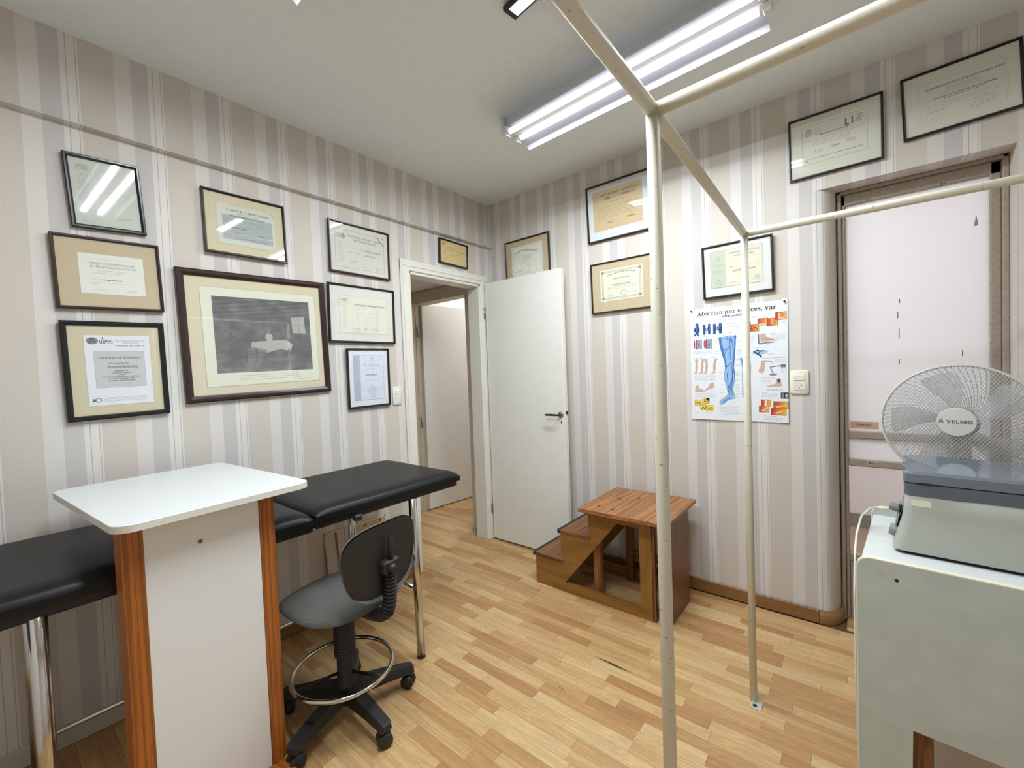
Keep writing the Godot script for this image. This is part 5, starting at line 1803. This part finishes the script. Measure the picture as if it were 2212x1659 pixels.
		if off == 1.0:
			# rim joining cushion and shell
			for k in 48:
				var a0 := TAU * k / 48; var a1 := TAU * (k + 1) / 48
				var p: Vector3 = f.call(1.0, a0); var q: Vector3 = f.call(1.0, a1)
				quad(s, p, q, q + B2 * Vector3(0.010, 0, 0), p + B2 * Vector3(0.010, 0, 0), (p + q) / 2 - B2 * Vector3(0.225, 0.652, 0))
		part(kind[0], s, kind[1], t)

# ------------------------------------------------------------------ wooden steps
func build_steps() -> void:
	var t := thing("step_stool", "wooden three-level step stool with open triangular sides and knotty pine top", "step stool", Vector3(0.70, 0, 0.465))
	# local: x along the flight, z negative towards the wall
	for z in [-0.018, -0.385]:
		var s := mb()
		# stringer drawn as outline with the opening cut out, in three pieces that meet
		var low := PackedVector2Array([Vector2(0, 0), Vector2(0.726, 0), Vector2(0.726, 0.057), Vector2(0.207, 0.057), Vector2(0.0, 0.057)])
		extrude(s, PackedVector2Array([Vector2(0, 0), Vector2(0.726, 0), Vector2(0.726, 0.057), Vector2(0, 0.057)]), Vector3(0, 0, z), Vector3.RIGHT, Vector3.UP, 0.018, 0.0, false)
		extrude(s, PackedVector2Array([Vector2(0, 0.057), Vector2(0.207, 0.057), Vector2(0.539, 0.467), Vector2(0.662, 0.467), Vector2(0.662, 0.518), Vector2(0.368, 0.518), Vector2(0.368, 0.345), Vector2(0.184, 0.345), Vector2(0.184, 0.172), Vector2(0, 0.172)]), Vector3(0, 0, z), Vector3.RIGHT, Vector3.UP, 0.018, 0.0, false)
		extrude(s, PackedVector2Array([Vector2(0.662, 0.057), Vector2(0.726, 0.057), Vector2(0.726, 0.518), Vector2(0.662, 0.518)]), Vector3(0, 0, z), Vector3.RIGHT, Vector3.UP, 0.018, 0.0, true)
		part("stringer", s, M.ply, t, "honey-coloured plywood side with a triangular opening")
	for q in [[-0.012, 0.198, 0.172], [0.172, 0.380, 0.345]]:
		var s := mb()
		span(s, Vector3(q[0], q[2], -0.388), Vector3(q[1], q[2] + 0.018, 0.006), 0.003, 2, Vector2(q[0], q[2]))
		var tr := part("tread", s, M.pine_dark, t)
		s = mb()
		span(s, Vector3(q[0] - 0.008, q[2] - 0.004, -0.388), Vector3(q[0] + 0.014, q[2] + 0.0205, 0.008), 0.004)
		part("nosing", s, M.rubber, tr, "dark rubber nosing")
	# risers
	for q in [[0.186, 0.190, 0.345], [0.370, 0.363, 0.518]]:
		var s := mb()
		span(s, Vector3(q[0], q[1], -0.367), Vector3(q[0] + 0.012, q[2], -0.018), 0.001, 2)
		part("riser", s, M.ply, t)
	# top of glued pine boards
	var top := Node3D.new(); top.name = "top"; t.add_child(top)
	var zc := -0.165
	for k in 5:
		var s := mb()
		var x0 := 0.348 + k * 0.0966
		span(s, Vector3(x0 + 0.0002, 0.518, -0.41), Vector3(x0 + 0.0964, 0.540, 0.074), 0.0012 if k in [1, 2, 3] else 0.003, 2, Vector2(k * 0.31, k * 0.23))
		part("board", s, M.pine, top)
	# knots, as dark end-grain discs set flush
	rng.seed = 3
	for q in [[0.43, -0.02], [0.52, 0.0], [0.47, -0.20], [0.56, -0.26], [0.80, -0.05], [0.70, -0.33]]:
		var s := mb(false)
		lathe(s, [Vector2(0.010, 0), Vector2(0.008, 0.0004), Vector2(0, 0.0005)], 14, Transform3D(Basis().scaled(Vector3(0.9, 1, 1.5)), Vector3(q[0], 0.5400, q[1])))
		part("knot", s, M.frame_brown, top)
	# legs: slab panels at the back and slats inside
	var s2 := mb()
	span(s2, Vector3(0.728, 0.0, -0.018), Vector3(0.742, 0.518, 0.0), 0.002, 1)
	part("back_post", s2, M.pine_dark, t)
	s2 = mb()
	span(s2, Vector3(0.796, 0.0, -0.300), Vector3(0.816, 0.518, 0.012), 0.002, 1)
	part("side_panel", s2, M.pine_dark, t, "upright pine side panel under the top")
	s2 = mb()
	span(s2, Vector3(0.362, 0.0, -0.105), Vector3(0.402, 0.345, -0.06), 0.002, 1)
	part("inner_post", s2, M.pine, t)
	s2 = mb()
	span(s2, Vector3(0.436, 0.0, -0.366), Vector3(0.480, 0.518, -0.330), 0.002, 1)
	part("inner_post", s2, M.pine_dark, t)
	s2 = mb()
	span(s2, Vector3(0.48, 0.14, -0.366), Vector3(0.80, 0.185, -0.346), 0.002, 0)
	part("rear_rail", s2, M.pine_dark, t)

# ------------------------------------------------------------------ trolley and what stands on it
const TROLLEY := Vector3(2.235, 0, 1.054)
const TROLLEY_TURN := -0.0785

func trolley_at(p: Vector3) -> Vector3:
	return TROLLEY + Basis(Vector3.UP, TROLLEY_TURN) * p

func build_trolley() -> void:
	var t := thing("trolley", "sage grey panelled trolley with a white laminate top", "trolley", TROLLEY, TROLLEY_TURN)
	var W := 0.66; var HH := 0.757; var D := 0.55
	for e in [["near_panel", -0.018], ["far_panel", -D]]:
		var s := mb()
		var r := 0.032
		var out := PackedVector2Array()
		out.append(Vector2(0, 0.03)); out.append(Vector2(W, 0.03))
		for k in 7: out.append(Vector2(W - r + cos(PI / 2 * k / 6) * r, HH - r + sin(PI / 2 * k / 6) * r))
		for k in 7: out.append(Vector2(r - sin(PI / 2 * k / 6) * r, HH - r + cos(PI / 2 * k / 6) * r))
		# cut-out low in the panel
		var hole := PackedVector2Array([Vector2(0.108, 0.08), Vector2(0.112, 0.325), Vector2(W - 0.112, 0.325), Vector2(W - 0.108, 0.08)])
		var pieces := [
			PackedVector2Array([Vector2(0, 0.03), Vector2(W, 0.03), Vector2(W, 0.08), Vector2(0, 0.08)]),
			PackedVector2Array([Vector2(0, 0.08), Vector2(0.108, 0.08), Vector2(0.112, 0.325), Vector2(0, 0.325)]),
			PackedVector2Array([Vector2(W - 0.108, 0.08), Vector2(W, 0.08), Vector2(W, 0.325), Vector2(W - 0.112, 0.325)])]
		var upper := PackedVector2Array([Vector2(0, 0.325), Vector2(W, 0.325)])
		for i in range(2, out.size()): upper.append(out[i])
		pieces.append(upper)
		for p in pieces: extrude(s, p, Vector3(0, 0, e[1]), Vector3.RIGHT, Vector3.UP, 0.018)
		var pn := part("end_panel", s, M.sage, t, "sage grey end panel with rounded top corners")
		# cream edge band around the outline
		s = mb()
		for i in range(1, out.size()):
			var a := out[i]; var b := out[(i + 1) % out.size()]
			if i == out.size() - 1: b = out[0]
			var dd := (b - a).normalized()
			var on := Vector2(dd.y, -dd.x)
			var o3 := Vector3(on.x, on.y, 0)
			var pa := Vector3(a.x, a.y, e[1] - 0.0004) + o3 * 0.0012; var pb := Vector3(b.x, b.y, e[1] - 0.0004) + o3 * 0.0012
			quad(s, pa, pb, pb + Vector3(0, 0, 0.0188), pa + Vector3(0, 0, 0.0188), o3)
			quad(s, pa + Vector3(0, 0, 0.0188), pb + Vector3(0, 0, 0.0188), pb + Vector3(0, 0, 0.0188) - o3 * 0.0035, pa + Vector3(0, 0, 0.0188) - o3 * 0.0035, Vector3.BACK)
		part("edge_band", s, M.cream_edge, pn)
	var s2 := mb()
	span(s2, Vector3(0.006, 0.708, -D + 0.018), Vector3(W - 0.006, 0.728, -0.018), 0.001)
	part("top", s2, M.laminate, t)
	s2 = mb()
	span(s2, Vector3(0.104, 0.06, -0.075), Vector3(0.150, 0.400, -0.019), 0.002, 1)
	part("inner_batten", s2, M.pine_dark, t)
	s2 = mb()
	span(s2, Vector3(0.150, 0.365, -0.075), Vector3(W - 0.1, 0.400, -0.019), 0.002, 0)
	part("inner_rail", s2, M.pine_dark, t)
	s2 = mb()
	span(s2, Vector3(0.012, 0.04, -0.20), Vector3(W - 0.012, 0.706, -0.19), 0.0)
	part("inner_divider", s2, M.kraft_pink, t)
	for x in [0.05, W - 0.05]:
		for z in [-0.03, -D + 0.03]:
			s2 = mb(false)
			lathe(s2, [Vector2(0, -0.012), Vector2(0.017, -0.012), Vector2(0.0205, -0.008), Vector2(0.0205, 0.008), Vector2(0.017, 0.012), Vector2(0, 0.012)], 18, Transform3D(Basis(Vector3.UP, Vector3.RIGHT, Vector3.FORWARD), Vector3(x, 0.0205, z)))
			part("caster_wheel", s2, M.black_plastic, t)
	s2 = mb(false)
	lathe(s2, [Vector2(0.0042, 0), Vector2(0.0042, 0.0006), Vector2(0, 0.0008)], 14, Transform3D(Basis(Vector3.RIGHT, Vector3.BACK, Vector3.DOWN), Vector3(0.083, 0.712, 0.0)))
	part("screw_hole", s2, M.dark_gap, t)
	s2 = mb()
	extrude(s2, PackedVector2Array([Vector2(-0.004, 0.006), Vector2(0.004, 0.008), Vector2(0.007, -0.002), Vector2(0.012, -0.008), Vector2(0.002, -0.006)]), Vector3(0.048, 0.722, 0.0), Vector3.RIGHT, Vector3.UP, 0.0004)
	part("worn_patch", s2, M.kraft, t)

func build_bath() -> void:
	# grey table-top sterilizer with a slate lid
	var o := trolley_at(Vector3(0.072, 0.728, -0.17))
	var t := thing("sterilizer", "grey bench-top sterilizer with slate blue lid standing on the trolley", "sterilizer", o, TROLLEY_TURN + 0.012)
	var L := 0.46; var D := 0.315
	# local x right, z 0 at the front and negative to the back
	var s := mb(false)
	var lev := [[0.010, -0.002, 0.0], [0.020, 0.0, 0.0], [0.060, 0.010, 0.006], [0.095, 0.019, 0.010], [0.130, 0.023, 0.013], [0.182, 0.026, 0.015]]
	var loop := func(y: float, ins: float, insz: float) -> Array:
		var p := []
		var x0: float = ins; var x1: float = L - ins
		var z0: float = -insz; var z1: float = -D + insz
		var r := 0.022
		for c in [[x1, z0, -1, -1, 0.0], [x1, z1, -1, 1, 1.0], [x0, z1, 1, 1, 2.0], [x0, z0, 1, -1, 3.0]]:
			for k in 5:
				var a: float = PI / 2 * (k / 4.0 + c[4])
				p.append(Vector3(c[0] + c[2] * r + sin(PI / 2 * 1.0 + a - PI / 2) * 0.0, y, c[1] + c[3] * r))
		return p
	var rr := func(y: float, ins: float, insz: float) -> Array:
		var p := []
		for q in round_rect(L - ins * 2, D - insz * 2, 0.022, 5): p.append(Vector3(L / 2 + q.x, y, -D / 2 - q.y))
		return p
	var prev: Array = []
	for e in lev:
		var cur: Array = rr.call(e[0], e[1], e[2])
		if prev.size():
			for i in cur.size():
				var j := (i + 1) % cur.size()
				quad(s, prev[i], prev[j], cur[j], cur[i], (prev[i] + cur[j]) / 2 - Vector3(L / 2, cur[0].y, -D / 2))
		prev = cur
	for i in range(1, prev.size() - 1): tri(s, prev[0], prev[i], prev[i + 1], Vector3.UP)
	part("body", s, M.grey_body, t)
	var solid := func(y0: float, y1: float, ins: float, insz: float, bev: float, m: Material, called: String, label := "") -> MeshInstance3D:
		var st := mb(false)
		var a: Array = rr.call(y0, ins, insz); var b: Array = rr.call(y1 - bev, ins, insz); var c: Array = rr.call(y1, ins + bev, insz + bev)
		for i in a.size():
			var j := (i + 1) % a.size()
			var n: Vector3 = (a[i] + a[j]) / 2 - Vector3(L / 2, y0, -D / 2)
			st.set_smooth_group(0)
			quad(st, a[i], a[j], b[j], b[i], n)
			st.set_smooth_group(1)
			quad(st, b[i], b[j], c[j], c[i], n + Vector3.UP * 0.2)
		st.set_smooth_group(2)
		for i in range(1, a.size() - 1):
			tri(st, c[0], c[i], c[i + 1], Vector3.UP)
			tri(st, a[0], a[i], a[i + 1], Vector3.DOWN)
		return part(called, st, m, t, label)
	solid.call(0.172, 0.206, 0.023, 0.012, 0.002, M.slate_matt, "rim_band")
	solid.call(0.2085, 0.240, 0.021, 0.010, 0.007, M.slate, "lid", "glossy slate blue lid")
	solid.call(0.0, 0.012, 0.012, 0.012, 0.001, M.rubber, "base")
	s = mb()
	span(s, Vector3(0.052, 0.204, -0.0135), Vector3(0.084, 0.211, -0.0095), 0.001)
	part("lid_catch", s, M.black_plastic, t)
	s = mb()
	var tilt := Transform3D(Basis(Vector3.RIGHT, -0.07), Vector3(0.059, 0.150, -0.0138))
	box(s, Vector3.ZERO, Vector3(0.042, 0.018, 0.0010), 0.0, 0, Vector2.ZERO, tilt)
	part("data_sticker", s, M.cream_edge, t, "small yellowed sticker")
	s = mb()
	span(s, Vector3(0.0225, 0.140, -0.075), Vector3(0.0262, 0.160, -0.045), 0.001)
	part("badge", s, M.slate_matt, t)
	# control panel at the left end with two knobs
	s = mb()
	var cp := Transform3D(Basis(Vector3.BACK, -0.13), Vector3(0.006, 0.070, -0.115))
	extrude(s, round_rect(0.085, 0.105, 0.03, 6), cp.origin, Vector3.BACK, cp.basis * Vector3.UP, -0.004)
	part("control_panel", s, M.slate_matt, t)
	for q in [[0.038, -0.085, 0.019, 0.022], [0.092, -0.145, 0.013, 0.026]]:
		s = mb(false)
		var a := Vector3(0.012 + q[0] * 0.05, q[0], q[1])
		var dir := Vector3(-1, 0.22, 0).normalized()
		lathe(s, [Vector2(q[2] * 0.95, 0), Vector2(q[2], 0.004), Vector2(q[2] * 0.92, q[3]), Vector2(q[2] * 0.8, q[3] + 0.003), Vector2(0, q[3] + 0.003)], 22, axis_to(a, a + dir))
		part("knob", s, M.knob, t)
	# its mains lead
	s = mb(false)
	var w := func(x: float, y: float, z: float) -> Vector3: return Vector3(x, y, z)
	var cv := Curve3D.new()
	for p in [Vector3(2.318, 0.79, 0.66), Vector3(2.275, 0.790, 0.66), Vector3(2.248, 0.770, 0.72), Vector3(2.236, 0.735, 0.80), Vector3(2.232, 0.70, 0.87), Vector3(2.230, 0.60, 0.93), Vector3(2.232, 0.35, 0.95), Vector3(2.236, 0.05, 0.90), Vector3(2.26, 0.006, 0.78)]:
		cv.add_point(p)
	for i in cv.point_count:
		if i > 0 and i < cv.point_count - 1:
			var tn := (cv.get_point_position(i + 1) - cv.get_point_position(i - 1)) / 6.0
			cv.set_point_in(i, -tn); cv.set_point_out(i, tn)
	var pts := []
	for i in 61: pts.append(cv.sample_baked(cv.get_baked_length() * i / 60.0))
	sweep(s, pts, 0.0034, 8)
	single("power_lead", s, M.cream_edge, "pale mains lead curving off the trolley beside the window", "cable")

func build_fan() -> void:
	var c := Vector3(2.516, 1.057, 0.367)
	var t := thing("pedestal_fan", "grey pedestal fan with fine mesh guard behind the sterilizer", "fan", Vector3(c.x, 0, c.z - 0.06))
	var n := (CAM_POS - c).normalized()
	n = (n + Vector3(-0.02, 0.01, 0.0)).normalized()
	var up := (Vector3.UP - n * n.dot(Vector3.UP)).normalized()
	var rt := up.cross(n).normalized()
	var head := Transform3D(Basis(rt, up, n), c - t.position)   # local z towards the viewer
	var R := 0.203
	# guards: spiral wires both ways over a shallow dome
	var bulge := func(r: float, front: bool) -> float:
		var k := r / R
		return (0.052 * (1.0 - k * k) + 0.006) if front else -(0.075 * (1.0 - pow(k, 3.0)) + 0.006)
	# front: a net of two crossing sets of wires; rear: spirals
	var s := mb(false)
	for sg in [-1.0, 1.0]:
		var dir := Vector2(cos(sg * 0.95), sin(sg * 0.95)); var nor := Vector2(-dir.y, dir.x)
		for k in range(-24, 25):
			var off := k * 0.0083
			if absf(off) > R - 0.004: continue
			var half := sqrt(R * R - off * off)
			var pts := []
			for i in 13:
				var p := nor * off + dir * lerpf(-half, half, i / 12.0)
				pts.append(head * Vector3(p.x, p.y, bulge.call(minf(p.length(), R), true)))
			wire(s, pts, 0.00095, head.basis.z)
	part("front_guard", s, M.fan_wire, t, "fine crossing wires of the fan guard")
	s = mb(false)
	for k in 72:
		var pts := []
		for i in 9:
			var r := lerpf(0.05, R, i / 8.0)
			var a: float = TAU * k / 72 + 0.5 * log(r / 0.05)
			pts.append(head * Vector3(cos(a) * r, sin(a) * r, bulge.call(r, false)))
		wire(s, pts, 0.0010, head.basis.z)
	part("rear_guard", s, M.fan_wire, t)
	var s2 := mb(false)
	var rp := []
	for k in 72: rp.append(head * Vector3(cos(TAU * k / 72) * R, sin(TAU * k / 72) * R, 0))
	sweep(s2, rp, 0.0052, 10, true)
	part("guard_ring", s2, M.fan_grey, t)
	# hub disc with the maker's mark
	s2 = mb()
	var hx := head * Transform3D(Basis(Vector3.RIGHT, Vector3.BACK, Vector3.DOWN), Vector3(0, 0, 0.054))
	lathe(s2, [Vector2(0.0485, -0.004), Vector2(0.0495, 0.001), Vector2(0.0475, 0.0035), Vector2(0.0, 0.005)], 40, hx)
	var hub := part("hub_disc", s2, M.fan_grey, t, "pale round hub plate lettered YELMO")
	var ink := mat(srgb(84, 92, 104), 0.5)
	var tm := TextMesh.new()
	tm.text = "YELMO"
	tm.font = font("sansbold")
	tm.font_size = 32
	tm.pixel_size = 0.00054
	tm.depth = 0.0006
	var tx := MeshInstance3D.new()
	tx.name = "lettering"
	tx.mesh = tm
	tx.set_surface_override_material(0, ink)
	hub.add_child(tx, true)
	tx.transform = head * Transform3D(Basis(Vector3(1.12, 0, 0), Vector3(0, 0.92, 0), Vector3(0, 0, 1)), Vector3(0.0070, 0.000, 0.0588))
	s2 = mb()
	for k in 3:
		var a := PI / 2 + TAU * k / 3
		var q := func(r: float, d: float) -> Vector3: return head * Vector3(-0.0385 + cos(a + d) * r, 0.001 + sin(a + d) * r, 0.0590)
		tri(s2, q.call(0.0012, 0.0), q.call(0.0075, -0.75), q.call(0.0075, 0.75), n)
	part("emblem", s2, ink, hub)
	# five blades
	for k in 5:
		var a0 := TAU * k / 5 + 0.35
		s2 = mb(false)
		var f := func(u: float, v: float) -> Vector3:
			var r := lerpf(0.036, 0.178, u)
			var width: float = lerpf(0.38, 0.62, u) * (1.0 - 0.35 * pow(u, 6.0)) * (1.0 if v < 0.5 else 1.0)
			var a: float = a0 + (v - 0.5) * width * 1.25 + u * 0.28
			return head * Vector3(cos(a) * r, sin(a) * r, -0.008 + (0.5 - v) * 0.034 * (1.0 - 0.35 * u) + 0.006 * sin(PI * v))
		for i in 8:
			for j in 6:
				quad(s2, f.call(i / 8.0, j / 6.0), f.call((i + 1) / 8.0, j / 6.0), f.call((i + 1) / 8.0, (j + 1) / 6.0), f.call(i / 8.0, (j + 1) / 6.0), n)
		part("blade", s2, M.blade, t, "translucent grey fan blade")
	s2 = mb(false)
	lathe(s2, [Vector2(0, 0.016), Vector2(0.030, 0.014), Vector2(0.038, 0.004), Vector2(0.040, -0.022), Vector2(0, -0.024)], 28, head * Transform3D(Basis(Vector3.RIGHT, Vector3.BACK, Vector3.DOWN), Vector3.ZERO))
	part("blade_hub", s2, M.fan_grey, t)
	s2 = mb(false)
	lathe(s2, [Vector2(0, -0.20), Vector2(0.030, -0.195), Vector2(0.050, -0.17), Vector2(0.058, -0.12), Vector2(0.056, -0.086), Vector2(0, -0.084)], 28, head * Transform3D(Basis(Vector3.RIGHT, Vector3.BACK, Vector3.DOWN), Vector3.ZERO))
	part("motor_housing", s2, M.knob, t)
	s2 = mb(false)
	var mp := head * Vector3(0, 0, -0.14)
	rod(s2, Vector3(mp.x, 0.03, mp.z), Vector3(mp.x, mp.y - 0.03, mp.z), 0.013, 18)
	part("pole", s2, M.fan_grey, t)
	s2 = mb()
	span(s2, Vector3(mp.x - 0.03, mp.y - 0.16, mp.z - 0.02), Vector3(mp.x + 0.03, mp.y - 0.05, mp.z + 0.045), 0.008)
	part("control_box", s2, M.fan_grey, t)
	s2 = mb(false)
	lathe(s2, [Vector2(0, 0), Vector2(0.155, 0), Vector2(0.158, 0.008), Vector2(0.14, 0.022), Vector2(0.03, 0.04), Vector2(0, 0.042)], 36, Transform3D(Basis(), Vector3(mp.x, 0, mp.z)))
	part("base", s2, M.fan_grey, t)

# thin square wire along points, flat towards n
func wire(s: SurfaceTool, pts: Array, r: float, n: Vector3) -> void:
	for i in pts.size() - 1:
		var a: Vector3 = pts[i]; var b: Vector3 = pts[i + 1]
		var d := (b - a).normalized()
		var sd := d.cross(n).normalized() * r
		var up := n * r
		quad(s, a - sd, b - sd, b + up, a + up, n - sd / r)
		quad(s, a + sd, b + sd, b + up, a + up, n + sd / r)
		quad(s, a - sd, b - sd, b + sd, a + sd, -n)

# ------------------------------------------------------------------ scene
const TUBE_ENERGY := 1.3
const LOBBY_ENERGY := 0.75
const SKY_ENERGY := 2.5
const EXPOSURE := 1.17

func _ready() -> void:
	# camera
	var cam := Camera3D.new()
	cam.name = "camera"
	add_child(cam)
	cam.transform = Transform3D(Basis(CAM_X, CAM_Y, CAM_Z).orthonormalized(), CAM_POS)
	cam.fov = rad_to_deg(2.0 * atan(829.5 / FOCAL))
	cam.near = 0.02
	cam.far = 60.0
	cam.current = true
	# sky and exposure
	var env := Environment.new()
	env.background_mode = Environment.BG_SKY
	var sky := Sky.new()
	var sm := ProceduralSkyMaterial.new()
	sm.sky_top_color = srgb(222, 222, 226)
	sm.sky_horizon_color = srgb(232, 230, 232)
	sm.ground_bottom_color = srgb(150, 146, 142)
	sm.ground_horizon_color = srgb(200, 198, 196)
	sm.energy_multiplier = SKY_ENERGY
	sky.sky_material = sm
	env.sky = sky
	env.tonemap_mode = Environment.TONE_MAPPER_LINEAR
	env.tonemap_exposure = EXPOSURE
	env.sdfgi_enabled = true
	env.ssao_enabled = true
	env.ssil_enabled = true
	var we := WorldEnvironment.new()
	we.name = "world"
	we.environment = env
	add_child(we)

	make_materials()
	build_shell()
	build_doors()
	build_window()
	build_lights()
	build_couch()
	build_side_table()
	build_stool()
	build_steps()
	build_trolley()
	build_bath()
	build_fan()
	build_tube_frame()
	build_leaning()
	build_pictures()
	wall_switch("slim white switch and socket plate beside the door casing", Transform3D(Basis(Vector3.UP, PI / 2), Vector3(0.0, 1.171, 0.923)), 0.066, 0.116, M.switch_white)
	wall_switch("cream square socket plate to the right of the wall chart", Transform3D(Basis(), Vector3(2.018, 1.190, 0.0)), 0.080, 0.118, M.switch_plate)
